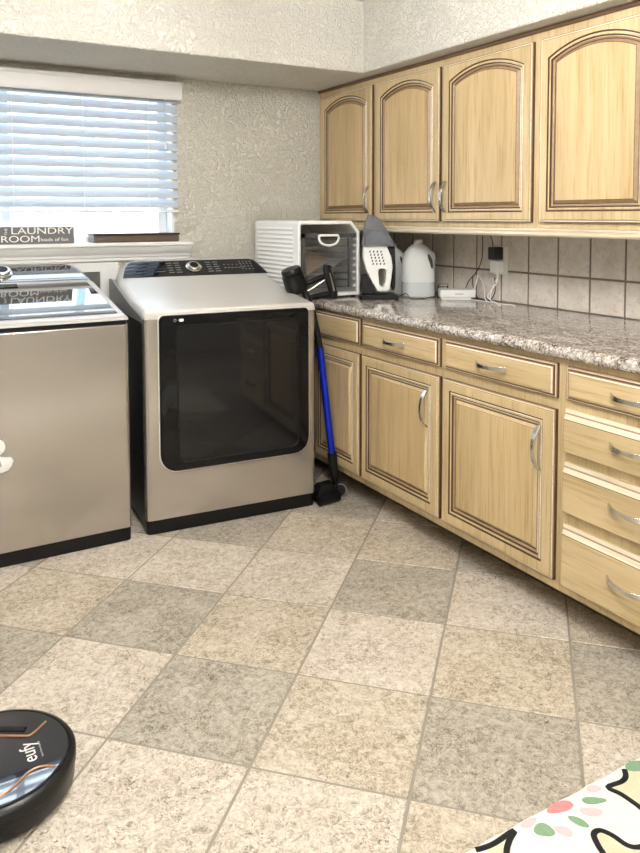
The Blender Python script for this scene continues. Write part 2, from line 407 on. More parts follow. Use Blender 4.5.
# blinds
bt = thing('window_blind', 'white slatted blind hanging over the window', 'blind', (-2.02, -0.03, 1.34))
bm = B(); poly_prism(bm, [(-2.87, -0.062, 1.915), (-2.87, -0.066, 1.925), (-2.87, -0.066, 1.985), (-2.87, -0.070, 1.992), (-2.87, -0.070, 2.004), (-2.87, -0.001, 2.004), (-2.87, -0.001, 1.965), (-2.87, -0.050, 1.965), (-2.87, -0.050, 1.915)], (1.664, 0, 0))
mesh_obj('valance', bm, plain('valance_paint', (0.66, 0.65, 0.63), 0.4, var=0.02), bt, bevel=0.002)
bm = B()
ns = 12; z0, z1 = 1.392, 1.925
for k in range(ns):
    z = z0+(z1-z0)*k/(ns-1); a = math.radians(58); hw = 0.0245
    dy, dz = hw*math.cos(a), hw*math.sin(a)
    N = 5; rows = []
    for i in range(N):
        t = -1+2*i/(N-1); crown = 0.0025*(1-t*t)
        y = -0.008 + t*dy; zz = z + t*dz      # room-side edge hangs low
        rows.append((y - crown*math.sin(a), zz + crown*math.cos(a)))
    top = rows; bot = [(y+0.0028*math.sin(a), zz-0.0028*math.cos(a)) for y, zz in rows]
    poly_prism(bm, [(-2.85, y, zz) for y, zz in top+bot[::-1]], (1.632, 0, 0))
mesh_obj('slats', bm, BLIND, bt)
bm = B(); box(bm, -2.85, -1.218, -0.030, 0.014, 1.346, 1.358); mesh_obj('bottom_rail', bm, WHITE, bt, bevel=0.004)
for x in (-2.68, -2.35, -2.022, -1.700, -1.377):
    bm = B()
    for yy in (-0.0335, 0.016): cyl(bm, (x, yy, 1.352), (0, 0, 1), 0.0011, 0.60, 6)
    box(bm, x-.006, x+.006, -0.036, 0.017, 1.3455, 1.353)
    mesh_obj('ladder_cord', bm, WHT, bt)
bm = B(); cyl(bm, (-1.2875, -0.045, 1.705), (0, 0, 1), 0.0014, 0.22, 6); cyl(bm, (-1.293, -0.045, 1.705), (0, 0, 1), 0.0014, 0.22, 6)
lathe(bm, (-1.290, -0.045, 1.665), [(0, 0), (0.008, 0.002), (0.008, 0.02), (0.004, 0.04), (0, 0.042)], 12)
mesh_obj('pull_cord', bm, GRW, bt)

# washer outlet box recessed in the wall
bm = B()
ox0, ox1, oz0, oz1 = -1.98, -1.535, 0.90, 1.098
nested(bm, [[(ox0, 0, oz0), (ox1, 0, oz0), (ox1, 0, oz1), (ox0, 0, oz1)], [(ox0, -.012, oz0), (ox1, -.012, oz0), (ox1, -.012, oz1), (ox0, -.012, oz1)], [(ox0+.22, -.012, oz0+.02), (-1.625, -.012, oz0+.02), (-1.625, -.012, oz1-.045), (ox0+.22, -.012, oz1-.045)], [(ox0+.22, -.003, oz0+.02), (-1.625, -.003, oz0+.02), (-1.625, -.003, oz1-.045), (ox0+.22, -.003, oz1-.045)]], [0, 0, 0])
tb = tag(mesh_obj('laundry_outlet_box', bm, WHITE), 'white framed laundry outlet box in the wall behind the dryer', 'outlet box')
bm = B(); box(bm, ox0+.221, -1.626, -.005, -.001, oz0+.021, oz1-.046); mesh_obj('recess', bm, plain('recess_grey', (0.12, 0.12, 0.115), 0.7), tb)

# interior door and trim behind the camera
bm = B(); box(bm, -3.2, -2.3, YF, YF+.02, 0, 2.03)
d1 = struct(mesh_obj('door_1', bm, WHITE, bevel=0.003))
bm = B(); cyl(bm, (-2.38, YF+.02, 0.95), (0, 1, 0), 0.011, 0.05); lathe(bm, (-2.38, YF+.065, 0.95), [(0, 0), (0.02, 0.0), (0.027, 0.012), (0.02, 0.028), (0, 0.03)], 20, axis=(0, 1, 0))
mesh_obj('door_handle', bm, NICK, d1, smooth=True)
bm = B(); box(bm, -3.28, -3.2, YF, YF+.025, 0, 2.11); box(bm, -2.3, -2.22, YF, YF+.025, 0, 2.11); box(bm, -3.2, -2.3, YF, YF+.025, 2.03, 2.11)
struct(mesh_obj('trim_1', bm, WHITE, bevel=0.003))
# unseen ceiling lights; globe shape and second fixture added to spread the light
GLOBE = bpy.data.materials.new('glowing_opal_glass'); GLOBE.use_nodes = True
gnt = GLOBE.node_tree; gb = gnt.nodes['Principled BSDF']; sset(gb, Roughness=0.4)
gb.inputs['Base Color'].default_value = (0.9, 0.9, 0.88, 1); gb.inputs['Emission Color'].default_value = (1.0, 0.985, 0.965, 1); gb.inputs['Emission Strength'].default_value = 64.0
for (lx, ly, lw) in ((-1.80, -2.25, 'nearer the window'), (-2.5, -4.15, 'farther from the window')):
    t = thing('unseen_ceiling_light', 'unseen white globe ceiling light on a short stem, shaped to spread light, the one '+lw, 'lamp', (lx, ly, ZC), 'unseen globe ceiling lights')
    bm = B(); lathe(bm, (lx, ly, 0), [(0, ZC), (.075, ZC), (.070, ZC-.018), (.018, ZC-.026), (.018, ZC-.075), (.05, ZC-.082), (.05, ZC-.10), (0, ZC-.10)], 32); mesh_obj('canopy', bm, NICK, t, smooth=True)
    bm = B(); lathe(bm, (lx, ly, 2.175), [(0, -.135)]+[(.135*math.sin(PI*k/16), -.135*math.cos(PI*k/16)) for k in range(1, 15)]+[(.05, .125)], 32); mesh_obj('globe', bm, GLOBE, t, smooth=True)

# tiled backsplash on the right wall
TS, TY0, TZ0 = 0.174, -0.767, 1.063
bm = B(); box(bm, -0.006, 0.0, -3.2, 0.0, 0.916, 1.30, 0)
yk = TY0 + TS*5; g = 0.0045
k = -6
while TY0 - k*TS > -3.1:
    ya = TY0 - k*TS; yb = ya - TS; k += 1
    ya = min(ya, -0.0005)
    if ya-yb < 0.01: continue
    for r in range(-1, 2):
        za = max(TZ0 + r*TS, 0.917); zb = min(TZ0 + (r+1)*TS, 1.30)
        if r == 1: zb = 1.30
        if r == -1: za = 0.917
        a, b2, z0_, z1_ = yb+g, ya-g, za+(g if r > -1 else 0.001), zb-(g if r < 1 else 0)
        nested(bm, [[(-0.0061, a, z0_), (-0.0061, b2, z0_), (-0.0061, b2, z1_), (-0.0061, a, z1_)],
                    [(-0.0095, a+.003, z0_+.003), (-0.0095, b2-.003, z0_+.003), (-0.0095, b2-.003, z1_-.003), (-0.0095, a+.003, z1_-.003)]], [1], 1)
struct(mesh_obj('trim_2', bm, [BG, BT]))

# ------------------------------------------------------------------ cabinets
# materials slots on doors: 0 frame wood, 1 glaze, 2 pale bead, 3 field wood, 4 brown moulding
DM = [WV, GL, WL, WP, GM]
DMH = [WH, GL, WL, WH, GM]
def rectloop(x, ya, yb, z0, z1, d, n=None):
    return [(x, ya+d, z0+d), (x, yb-d, z0+d), (x, yb-d, z1-d), (x, ya+d, z1-d)]
def archloop(x, ya, yb, z0, z1, d, rise, n=14):
    # spring line at z1, apex z1+rise; offset inward by d
    pts = [(x, ya+d, z0+d), (x, yb-d, z0+d)]
    w2 = (yb-ya)/2; R = (w2*w2+rise*rise)/(2*rise); cy = (ya+yb)/2; cz = z1+rise-R
    w2d = w2-d
    for i in range(n+1):
        y = cy + w2d*(1-2*i/n); pts.append((x, y, cz+math.sqrt(max((R-d)**2-(y-cy)**2, 0))))
    return pts
def door_mesh(x, ya, yb, z0, z1, st_l, st_r, st_b, st_t, rise, thick=0.021, panel_mat=3):
    """door slab in plane x (front face at x-thick). ya<yb"""
    bm = B(); X = lambda h: x-h
    A, Bq, C, D = ya+st_r, yb-st_l, z0+st_b, z1-st_t-rise
    mk = (lambda h, d: archloop(X(h), A, Bq, C, D, d, rise)) if rise else (lambda h, d: rectloop(X(h), A, Bq, C, D, d))
    n = len(mk(0, 0))
    def outer(h, d):
        if not rise: return rectloop(X(h), ya, yb, z0, z1, d)
        o = [(X(h), ya+d, z0+d), (X(h), yb-d, z0+d)]; base = mk(0, 0)[2:]
        for i, p in enumerate(base):
            y = yb-d if i == 0 else (ya+d if i == len(base)-1 else p[1]); o.append((X(h), y, z1-d))
        return o
    loops = [outer(0, 0), outer(thick-.008, 0), outer(thick-.005, .003), outer(thick-.005, .0075), outer(thick-.0055, .009), outer(thick, .011),
             mk(thick, -.006), mk(thick-.004, -.004), mk(thick-.004, -.0005), mk(thick-.001, .002), mk(thick-.002, .0085), mk(thick-.008, .0105), mk(thick-.008, .0135),
             mk(thick-.005, .016), mk(thick-.010, .0215), mk(thick-.011, .0245), mk(thick-.002, .034), mk(thick-.0015, .036)]
    mats = [0, 0, 2, 1, 0, 0, 1, 1, 2, 4, 1, 1, 4, 4, 1, 2 if not rise else 4, 4 if not rise else 1]
    mats = [1, 4, 2, 1, 0, 0, 1, 1, 2, 0, 1, 1, 2, 4, 1, 4 if rise else 0, 1 if rise else 4]
    nested(bm, loops, mats, panel_mat)
    back = [bm.verts.new(p) for p in loops[0]]
    bm.faces.new(back)
    return bm
def drawer_mesh(x, ya, yb, z0, z1, thick=0.021, edge=0.018, slope_top=False):
    bm = B(); X = lambda h: x-h
    L = lambda h, d, dt=None: [(X(h), ya+d, z0+d), (X(h), yb-d, z0+d), (X(h), yb-d, z1-(dt if dt is not None else d)), (X(h), ya+d, z1-(dt if dt is not None else d))]
    if slope_top:   # long pale bevel at the top edge
        loops = [L(0, 0), L(.009, 0), L(.011, .001, .012), L(.013, .002, .0165), L(.0205, .003, .031), L(thick, .004, .033)]
        mats = [0, 2, 4, 2, 1]
    else:
        loops = [L(0, 0), L(.010, 0), L(.012, .004), L(.012, .0065), L(.0165, .011), L(.0165, .014), L(thick, edge), L(thick, edge+.0015)]
        mats = [1, 4, 2, 1, 4, 2, 4]
    nested(bm, loops, mats, 3); bm.faces.new([bm.verts.new(p) for p in loops[0]])
    return bm
def handle(parent, p, vertical, L=0.145, out=0.030):
    """arched flat bar pull; p centre on the face, outward is -x"""
    bm = B(); n = 14; pts = []
    for i in range(n+1):
        t = -1+2*i/n; o = out*(1-abs(t)**2.4)+0.002
        pts.append(Vector((p[0]-o, p[1]+(0 if vertical else t*L/2), p[2]+(t*L/2 if vertical else 0))))
    up = (0, 1, 0) if vertical else (0, 0, 1)
    def pr(i, k):
        t = abs(-1+2*i/(k-1)); w = 0.0065+0.003*t; h = 0.0028
        return [(-h, -w), (h, -w), (h, w), (-h, w)]
    sweep(bm, pts, pr, up)
    return mesh_obj('handle', bm, NICK, parent, smooth=True, bevel=0.001)

# upper cabinets ------------------------------------------------------
UX = -0.3595
def upper_cab(label, ya, yb, doors):
    t = thing('wall_cabinet', label, 'cabinet', (UX/2, (ya+yb)/2, 1.29), 'wooden wall cabinets over the counter')
    bm = B(); box(bm, UX, -0.0005, ya+.0005, yb-.0005, 1.275, 2.036)
    mesh_obj('cabinet_body', bm, WV, t, bevel=0.001, bseg=1)
    for (da, db, hy) in doors:
        d = mesh_obj('door', door_mesh(UX-.0005, da, db, 1.30, 1.992, .046, .046, .046, .030, .05), DM, t)
        if hy is not None: handle(d, (UX-.0215, hy, 1.41), True, 0.138)
    return t
upper_cab('narrow arched-door wall cabinet in the corner, leftmost of the row', -0.580, -0.001, [(-0.558, -0.052, -0.535)])
upper_cab('wide two-door arched wall cabinet, middle of the row', -1.683, -0.580, [(-1.098, -0.598, -1.078), (-1.658, -1.128, -1.150)])
upper_cab('arched-door wall cabinet at the right edge, rightmost of the row', -2.80, -1.683, [(-2.205, -1.700, -2.183), (-2.74, -2.235, -2.257)])
# crown strip and light rail
bm = B()
pr = [(-0.3600, 2.022), (-0.366, 2.022), (-0.370, 2.026), (-0.371, 2.032), (-0.374, 2.0365), (-0.3600, 2.0365)]
poly_prism(bm, [(x, -2.80, z) for x, z in pr[:]], (0, 2.799, 0))
tag(mesh_obj('crown_moulding', bm, [plain('dark_crown_brown', (0.16, 0.095, 0.05), 0.45), WV], bevel=0.001, bseg=1), 'brown glazed crown strip along the top of the wall cabinets', 'moulding')
bm = B()
pr = [(-0.315, 1.2745), (-0.376, 1.2745), (-0.378, 1.268), (-0.374, 1.262), (-0.374, 1.252), (-0.366, 1.244), (-0.315, 1.244)]
poly_prism(bm, [(x, -2.80, z) for x, z in pr], (0, 2.799, 0))
tag(mesh_obj('light_rail', bm, WL, bevel=0.001, bseg=1), 'pale wooden rail along the bottom of the wall cabinets', 'moulding')

# base cabinets ------------------------------------------------------
BX = -0.701
def base_cab(label, ya, yb, fronts):
    t = thing('base_cabinet', label, 'cabinet', (BX/2, (ya+yb)/2, 0.0), 'wooden base cabinets under the counter')
    bm = B(); box(bm, BX, -0.001, ya+.0004, yb-.0004, 0.112, 0.871)
    mesh_obj('cabinet_body', bm, WV, t, bevel=0.001, bseg=1)
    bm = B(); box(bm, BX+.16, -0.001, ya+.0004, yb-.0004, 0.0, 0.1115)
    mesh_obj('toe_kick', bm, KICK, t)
    for kind, da, db, z0, z1, h in fronts:
        if kind == 'door':
            d = mesh_obj('door', door_mesh(BX-.0005, da, db, z0, z1, .048, .052, .050, .046, 0), DM, t)
            if h: handle(d, (BX-.0215, h, 0.567), True, 0.145)
        else:
            d = mesh_obj('drawer', drawer_mesh(BX-.0005, da, db, z0, z1, slope_top=(kind == 'slope')), DMH, t)
            if h: handle(d, (BX-.0215, h, (z0+z1)/2-(0.002 if kind == 'drawer' else 0.0)), False, 0.152)
base_cab('base cabinet in the corner, mostly hidden behind the dryer', -0.977, -0.001,
         [('door', -0.965, -0.56, .145, .705, None), ('drawer', -0.968, -0.56, .742, .868-.004, None), ('door', -0.54, -0.12, .145, .705, None), ('drawer', -0.54, -0.12, .742, .864, None)])
base_cab('base cabinet with one door and one drawer, second from the dryer', -1.545, -0.977,
         [('door', -1.530, -0.984, .145, .705, -1.458), ('drawer', -1.526, -0.988, .742, .855, -1.240)])
base_cab('base cabinet with one door and one drawer, next to the four-drawer stack', -2.132, -1.545,
         [('door', -2.110, -1.552, .145, .705, -2.050), ('drawer', -2.112, -1.556, .742, .855, -1.820)])
base_cab('base cabinet with a stack of four drawers at the right edge', -2.69, -2.132,
         [('drawer', -2.665, -2.150, .745, .852, -2.403), ('slope', -2.665, -2.148, .578, .717, -2.403), ('slope', -2.665, -2.147, .384, .546, -2.403), ('slope', -2.665, -2.146, .144, .346, -2.403)])
# countertop with rounded nose
bm = B(); pr = [(-0.0005, 0.872), (-0.700, 0.872)]
for i in range(9):
    a = -PI/2 - PI*i/8; pr.append((-0.7095+0.0215*math.cos(a), 0.8935+0.0215*math.sin(a)))
pr.append((-0.0005, 0.915))
poly_prism(bm, [(x, -2.71, z) for x, z in pr], (0, 2.7095, 0))
tag(mesh_obj('countertop', bm, GRAN, smooth=True), 'brown and grey granite countertop with a rounded front edge', 'countertop')

# ------------------------------------------------------------------ dryer
def rounded_rect_xz(x0, x1, z0, z1, rb, rtp, n=6):
    """counter-clockwise in xz from bottom-left; rb bottom radius, rtp top radius"""
    pts = []
    for cx, cz, a0, r in ((x0, z0, PI, rb), (x1, z0, 1.5*PI, rb), (x1, z1, 0, rtp), (x0, z1, .5*PI, rtp)):
        ccx = cx+(r if cx == x0 else -r); ccz = cz+(r if cz == z0 else -r)
        for i in range(n+1):
            a = a0+(PI/2)*i/n; pts.append((ccx+r*math.cos(a), ccz+r*math.sin(a)))
    return pts
def front_loop(pts, y, cx=None, cz=None, d=0):
    return [(x, y, z) for x, z in pts]
def top_loft(bm, sections, mi=0):
    rings = [[bm.verts.new(p) for p in s] for s in sections]
    for a, b in zip(rings, rings[1:]):
        for i in range(len(a)-1): bm.faces.new([a[i], a[i+1], b[i+1], b[i]]).material_index = mi
    bm.faces.new(rings[0]); bm.faces.new(rings[-1][::-1])
    for a, b in zip(rings, rings[1:]): bm.faces.new([a[-1], a[0], b[0], b[-1]])
def sec(y, xc, hw, z0, zs, zt, inset):
    # cross-section: bottom-left, side top, bevel, top inset
    L = [(-hw, z0), (-hw, zs), (-hw+inset*.15, zs+(zt-zs)*.45), (-hw+inset*.5, zs+(zt-zs)*.85), (-hw+inset, zt)]
    L = L + [(-a, b) for a, b in L[::-1]]
    return [(xc+a, y, b) for a, b in L]
DXC, DHW, DYF = -1.234, 0.408, -0.776
dr = thing('clothes_dryer', 'champagne silver front-loading dryer with a black glass door beside the counter', 'dryer', (DXC, -0.41, 0))
bm = B(); box(bm, DXC-DHW+.004, DXC+DHW-.004, -0.745, -0.03, 0.02, 0.88); mesh_obj('side_panels', bm, plain('dark_side_panel', (0.008, 0.008, 0.009), 0.35, spec=0.4), dr, bevel=0.004)
# front panel with curved corners (plan)
bm = B(); n = 8; plan = [(DXC-DHW, -0.735)]
for i in range(n+1):
    a = PI+PI/2*i/n; plan.append((DXC-DHW+.022+.022*math.cos(a), DYF+.022+.022*math.sin(a)))
for i in range(n+1):
    a = 1.5*PI+PI/2*i/n; plan.append((DXC+DHW-.022+.022*math.cos(a), DYF+.022+.022*math.sin(a)))
plan.append((DXC+DHW, -0.735))
poly_prism(bm, [(x, y, 0.062) for x, y in plan], (0, 0, 0.840)); mesh_obj('front_panel', bm, CHAMP, dr, smooth=True)
bm = B(); poly_prism(bm, [(DXC+(x-DXC)*.992, y+.006, 0.002) for x, y in plan], (0, 0, 0.0595)); mesh_obj('plinth', bm, BLK, dr, smooth=True)
# feet
for fx in (-.34, .34):
    for fy in (-.70, -.10):
        bm = B(); cyl(bm, (DXC+fx, fy, 0), (0, 0, 1), 0.02, 0.02, 16); mesh_obj('foot', bm, BLKM, dr)
# top cover
bm = B()
top_loft(bm, [sec(DYF+.001, DXC, DHW-.003, .903, .905, .928, .012), sec(DYF+.008, DXC, DHW, .903, .908, .937, .016), sec(DYF+.05, DXC, DHW, .903, .912, .947, .030),
              sec(-0.50, DXC, DHW, .887, .940, .974, .040), sec(-0.262, DXC, DHW-.002, .887, .985, 1.025, .046), sec(-0.235, DXC, DHW-.004, .887, .992, 1.036, .052),
              sec(-0.13, DXC, DHW-.016, .887, 1.02, 1.103, .095), sec(-0.10, DXC, DHW-.022, .887, 1.02, 1.112, .105), sec(-0.045, DXC, DHW-.03, .887, 1.01, 1.105, .115)])
mesh_obj('top_cover', bm, SILV, dr, smooth=True)
# grey side cheeks under the cover
for sgn in (-1, 1):
    bm = B(); x = DXC+sgn*(DHW+.001)
    poly_prism(bm, [(x, -0.755, .8875), (x, -0.045, .8875), (x, -0.045, 1.02), (x, -0.13, 1.022), (x, -0.262, .988), (x, -0.50, .943), (x, -0.72, .910)], (-sgn*.010, 0, 0))
    mesh_obj('side_cheek', bm, GREYP, dr)
# control panel glass (slanted)
def slanted(bm, x0b, x1b, x0t, x1t, yb, zb, yt, zt, th=.004, r=.025, n=5):
    def P(u, v): # u -1..1
        xl = x0b+(x0t-x0b)*v; xr = x1b+(x1t-x1b)*v
        return Vector(((xl+xr)/2+u*(xr-xl)/2, yb+(yt-yb)*v, zb+(zt-zb)*v))
    pts = [P(-1, 0), P(1, 0)]
    for i in range(n+1):
        a = i/n*PI/2; pts.append(P(1-.10*(1-math.cos(a)), 1-.35*(1-math.sin(a))))
    for i in range(n+1):
        a = PI/2-i/n*PI/2; pts.append(P(-1+.10*(1-math.cos(a)), 1-.35*(1-math.sin(a))))
    nn = Vector((0, -(zt-zb), (yt-yb))).normalized()
    if nn.z < 0: nn = -nn
    poly_prism(bm, pts, nn*th); return nn
bm = B(); nn = slanted(bm, DXC-.380, DXC+.392, DXC-.335, DXC+.352, -0.238, 1.034, -0.128, 1.102)
mesh_obj('control_panel', bm, plain('glossy_black_console', (0.006, 0.006, 0.007), 0.03, spec=0.5, ior=1.5, var=0), dr, bevel=0.0015)
MARK = plain('dim_grey_print', (0.20, 0.20, 0.215), 0.5)
Ppan = lambda xo, v: Vector((DXC+xo, -0.238+.11*v, 1.034+.068*v)) + nn*.0042
bm = B(); lathe(bm, Ppan(0.0, .52), [(0.042, -.001), (0.042, .004), (0.038, .006), (0.034, .007), (0.033, .013), (0.029, .016), (0, .016)], 32, axis=nn)
kn = mesh_obj('knob', bm, CHR, dr, smooth=True)
bm = B(); lathe(bm, Ppan(0.0, .52)+nn*.0162, [(0, 0.001), (0.022, .001), (0.022, 0)], 28, axis=nn); mesh_obj('knob_face', bm, BLK, kn)
bm = B()
up_s = Vector((0, .11, .068)).normalized()
def quad(bm, c, w_, h_, th=.0004):
    c = Vector(c); r = Vector((1, 0, 0)); poly_prism(bm, [c-r*w_/2-up_s*h_/2, c+r*w_/2-up_s*h_/2, c+r*w_/2+up_s*h_/2, c-r*w_/2+up_s*h_/2], nn*th)
for side, xs in ((-1, (-.125, -.085)), (1, (.085, .125))):
    if side == 1: mesh_obj('cycle_markings', bm, MARK, dr); bm = B()
    for xo in xs:
        for k in range(5): quad(bm, Ppan(xo, .22+.15*k), .030 if (k+int(xo*1000)) % 2 else .024, .006)
mesh_obj('cycle_markings', bm, MARK, dr); bm = B()
for k in range(6): quad(bm, Ppan(.170+.020*k, .42), .012, .005); 
for k in range(5): quad(bm, Ppan(.170+.024*k, .62), .008, .005)
mesh_obj('button_markings', bm, MARK, dr); bm = B()
for k in range(4):
    for v in (.3, .48, .66, .80): quad(bm, Ppan(.262+.020*k, v), .008, .006)
mesh_obj('option_markings', bm, MARK, dr); bm = B()
for k in range(4): quad(bm, Ppan(-.20+.012*k, .3), .009, .004)
mesh_obj('maker_mark', bm, MARK, dr)
dr.location = (-1.233, -0.450, 0); dr.rotation_euler = (0, 0, math.radians(-4.2)); dr.scale = (0.951, 1, 1)
# door: black glass slab with a recessed window
o1 = rounded_rect_xz(-1.587, -0.868, .268, .884, .075, .022)
def inset(pts, d, cx, cz, x0, x1, z0, z1): return None
def rr(dx, rb, rtp, y): return [(x, y, z) for x, z in rounded_rect_xz(-1.579+dx, -0.868-dx, .262+dx, .917-dx, rb, rtp)]
bm = B()
nested(bm, [rr(-.005, .079, .026, DYF+.0005), rr(-.005, .079, .026, DYF-.004), rr(-.001, .076, .023, DYF-.005)], [0, 0])
dt = mesh_obj('door_trim', bm, SILV, dr, smooth=True)
bm = B()
nested(bm, [rr(0, .075, .022, DYF+.0005), rr(0, .075, .022, DYF-.012), rr(.004, .072, .020, DYF-.018), rr(.020, .062, .018, DYF-.019)], [0, 0, 0], 0)
door = mesh_obj('door', bm, BLKG, dr, smooth=True)
bm = B()
def r3(d, y): return [(x, y, z) for x, z in rounded_rect_xz(-1.506+d, -0.922-d, .296+d, .876-d, .035, .02)]
nested(bm, [r3(0, DYF-.0188), r3(0, DYF-.0215), r3(.004, DYF-.022), r3(.0055, DYF-.0205), r3(.008, DYF-.0205)], [0, 0, 0, 0], 1)
mesh_obj('door_window', bm, [BLK, DWIN], door, smooth=True)
bm = B(); box(bm, -1.492, -1.474, DYF-.0202, DYF-.0192, .891, .902)
quadz = box(bm, -1.497, -1.495, DYF-.0202, DYF-.0192, .895, .899); mesh_obj('sticker', bm, WHT, door)
bm = B(); lathe(bm, (-1.512, DYF-.0192, .897), [(.006, 0), (.006, .001), (.0045, .001), (.0045, 0)], 16, axis=(0, -1, 0)); mesh_obj('round_mark', bm, GREYT, door)

# ------------------------------------------------------------------ washer
WXC, WHW, WYF = -2.114, 0.408, -0.785
ws = thing('washing_machine', 'champagne silver top-loading washer with a glass lid at the left edge', 'washing machine', (WXC, -0.41, 0))
bm = B(); box(bm, WXC-WHW+.004, WXC+WHW-.004, -0.75, -0.03, 0.02, 0.90); mesh_obj('side_panels', bm, plain('dark_washer_side', (0.01, 0.01, 0.011), 0.35, spec=0.4), ws, bevel=0.004)
bm = B(); plan2 = [(WXC+(x-DXC), y-DYF+WYF) for x, y in plan]
poly_prism(bm, [(x, y, 0.055) for x, y in plan2], (0, 0, 0.836)); mesh_obj('front_panel', bm, CHAMP, ws, smooth=True, bevel=0.003)
bm = B(); poly_prism(bm, [(WXC+(x-WXC)*.996, y+.004, 0.001) for x, y in plan2], (0, 0, 0.0535)); mesh_obj('plinth', bm, BLK, ws, smooth=True)
for fx in (-.34, .34):
    for fy in (-.70, -.10):
        bm = B(); cyl(bm, (WXC+fx, fy, 0), (0, 0, 1), 0.02, 0.02, 16); mesh_obj('foot', bm, BLKM, ws)
bm = B(); box(bm, WXC-WHW+.012, WXC+WHW-.012, WYF+.018, -.05, .892, .911); mesh_obj('lid_gap', bm, BLK, ws)
bm = B()
top_loft(bm, [sec(WYF+.006, WXC, WHW-.004, .909, .913, .919, .006), sec(WYF+.012, WXC, WHW-.001, .909, .915, .924, .010), sec(WYF+.05, WXC, WHW-.001, .909, .920, .930, .014),
              sec(-0.285, WXC, WHW-.003, .909, .99, 1.030, .030), sec(-0.255, WXC, WHW-.005, .909, .995, 1.036, .034),
              sec(-0.13, WXC, WHW-.02, .909, 1.02, 1.098, .075), sec(-0.10, WXC, WHW-.026, .909, 1.02, 1.108, .085), sec(-0.045, WXC, WHW-.03, .909, 1.01, 1.100, .095)])
mesh_obj('top_cover', bm, SILV, ws, smooth=True)
# glass lid
dirv = Vector((0, -0.285+.735, 1.030-.930)); dirv.normalize(); nl = Vector((0, -dirv.z, dirv.y))
bm = B(); y0, y1 = -0.728, -0.300; zf = lambda y: .9302+(y+.735)*(1.030-.930)/.45
pts = [(WXC-.375, y0, zf(y0)), (WXC+.375, y0, zf(y0)), (WXC+.355, y1, zf(y1)), (WXC-.355, y1, zf(y1))]
poly_prism(bm, pts, nl*.005); lid = mesh_obj('lid', bm, LIDG, ws, bevel=0.002)
bm = B(); poly_prism(bm, [(WXC-.05, -.345, zf(-.345)+.005), (WXC+.055, -.345, zf(-.345)+.005), (WXC+.055, -.302, zf(-.302)+.005), (WXC-.05, -.302, zf(-.302)+.005)], nl*.004)
mesh_obj('lid_grip', bm, BLK, lid)
bm = B(); nw = slanted(bm, WXC-.375, WXC+.375, WXC-.315, WXC+.315, -0.254, 1.037, -0.128, 1.102)
mesh_obj('control_panel', bm, LIDG, ws, bevel=0.0015)
kc = Vector((WXC+.012, -0.188, 1.072))+nw*.0042
bm = B(); lathe(bm, kc, [(0.044, -.001), (0.044, .004), (0.040, .006), (0.036, .007), (0.035, .016), (0.031, .020), (0, .020)], 32, axis=nw)
kn = mesh_obj('knob', bm, CHR, ws, smooth=True)
bm = B(); lathe(bm, kc+nw*.0202, [(0, 0.001), (0.024, .001), (0.024, 0)], 28, axis=nw); mesh_obj('knob_face', bm, BLK, kn)
# white magnetic hook with a white cloth tag on the washer front
hk = thing('magnetic_hook', 'white hook with a white hanging flap stuck to the washer front', 'hook', (-2.215, WYF-.002, 0.42))
bm = B(); lathe(bm, (-2.215, WYF-.0005, 0.465), [(0, 0), (.030, 0), (.030, .008), (.026, .012), (0, .012)], 28, axis=(0, -1, 0)); mesh_obj('magnet_disc', bm, WHT, hk, smooth=True)
bm = B(); tube(bm, [(-2.215, WYF-.012, .452), (-2.215, WYF-.030, .435), (-2.212, WYF-.036, .415), (-2.205, WYF-.026, .40)], .006, 10); mesh_obj('hook_arm', bm, CHR, hk, smooth=True)
bm = B()
fl = [(-2.25, .425), (-2.215, .432), (-2.19, .424), (-2.165, .421), (-2.158, .410), (-2.163, .392), (-2.178, .376), (-2.21, .368), (-2.245, .372)]
cx = sum(p[0] for p in fl)/len(fl); cz = sum(p[1] for p in fl)/len(fl)
nested(bm, [[(x, WYF-.001, z) for x, z in fl], [(x, WYF-.018, z) for x, z in fl], [(cx+(x-cx)*.85, WYF-.026, cz+(z-cz)*.85) for x, z in fl], [(cx+(x-cx)*.4, WYF-.030, cz+(z-cz)*.4) for x, z in fl]], [0, 0, 0], 0)
mesh_obj('flap', bm, WHT, hk, smooth=True)

# ------------------------------------------------------------------ window sill objects
sg = thing('laundry_room_sign', 'dark grey LAUNDRY ROOM sign with white letters on the window sill', 'sign', (-1.93, -0.04, 1.197))
bm = B(); box(bm, -2.14, -1.757, -0.058, -0.040, 1.1972, 1.278); mesh_obj('board', bm, SIGN, sg, bevel=0.001)
FR = lambda x, z: frame((x, -0.0585, z), (1, 0, 0), (0, 0, 1))
text_obj('lettering', 'LAUNDRY', 0.043, LETT, FR(-1.903, 1.2575), sg, sx=1.42)
text_obj('lettering', 'ROOM', 0.043, LETT, FR(-2.000, 1.220), sg, sx=1.35)
text_obj('lettering', 'THE', 0.016, LETT, frame((-2.062, -0.0585, 1.256), (0, 0, 1), (-1, 0, 0)), sg, sx=1.1)
text_obj('lettering', 'loads of fun', 0.023, LETT, FR(-1.848, 1.217), sg, sx=1.18)
tr = thing('wooden_box', 'dark brown wooden box on the right end of the window sill', 'box', (-1.45, -0.03, 1.197))
bm = B(); box(bm, -1.665, -1.232, -0.062, 0.055, 1.1972, 1.232); mesh_obj('box_body', bm, DKW, tr, bevel=0.003)
bm = B(); box(bm, -1.670, -1.228, -0.067, 0.060, 1.2325, 1.241); mesh_obj('lid', bm, plain('near_black_lid', (0.02, 0.017, 0.015), 0.5), tr, bevel=0.002)

# ------------------------------------------------------------------ food dehydrator
CZ = 0.915
dh = thing('food_dehydrator', 'white box dehydrator with ribbed side and glass door on the counter corner', 'dehydrator', (-0.64, -0.33, CZ))
X0, X1, Y0, Y1, Z0, Z1 = -0.812, -0.456, -0.570, -0.085, CZ+.010, 1.302
bm = B()
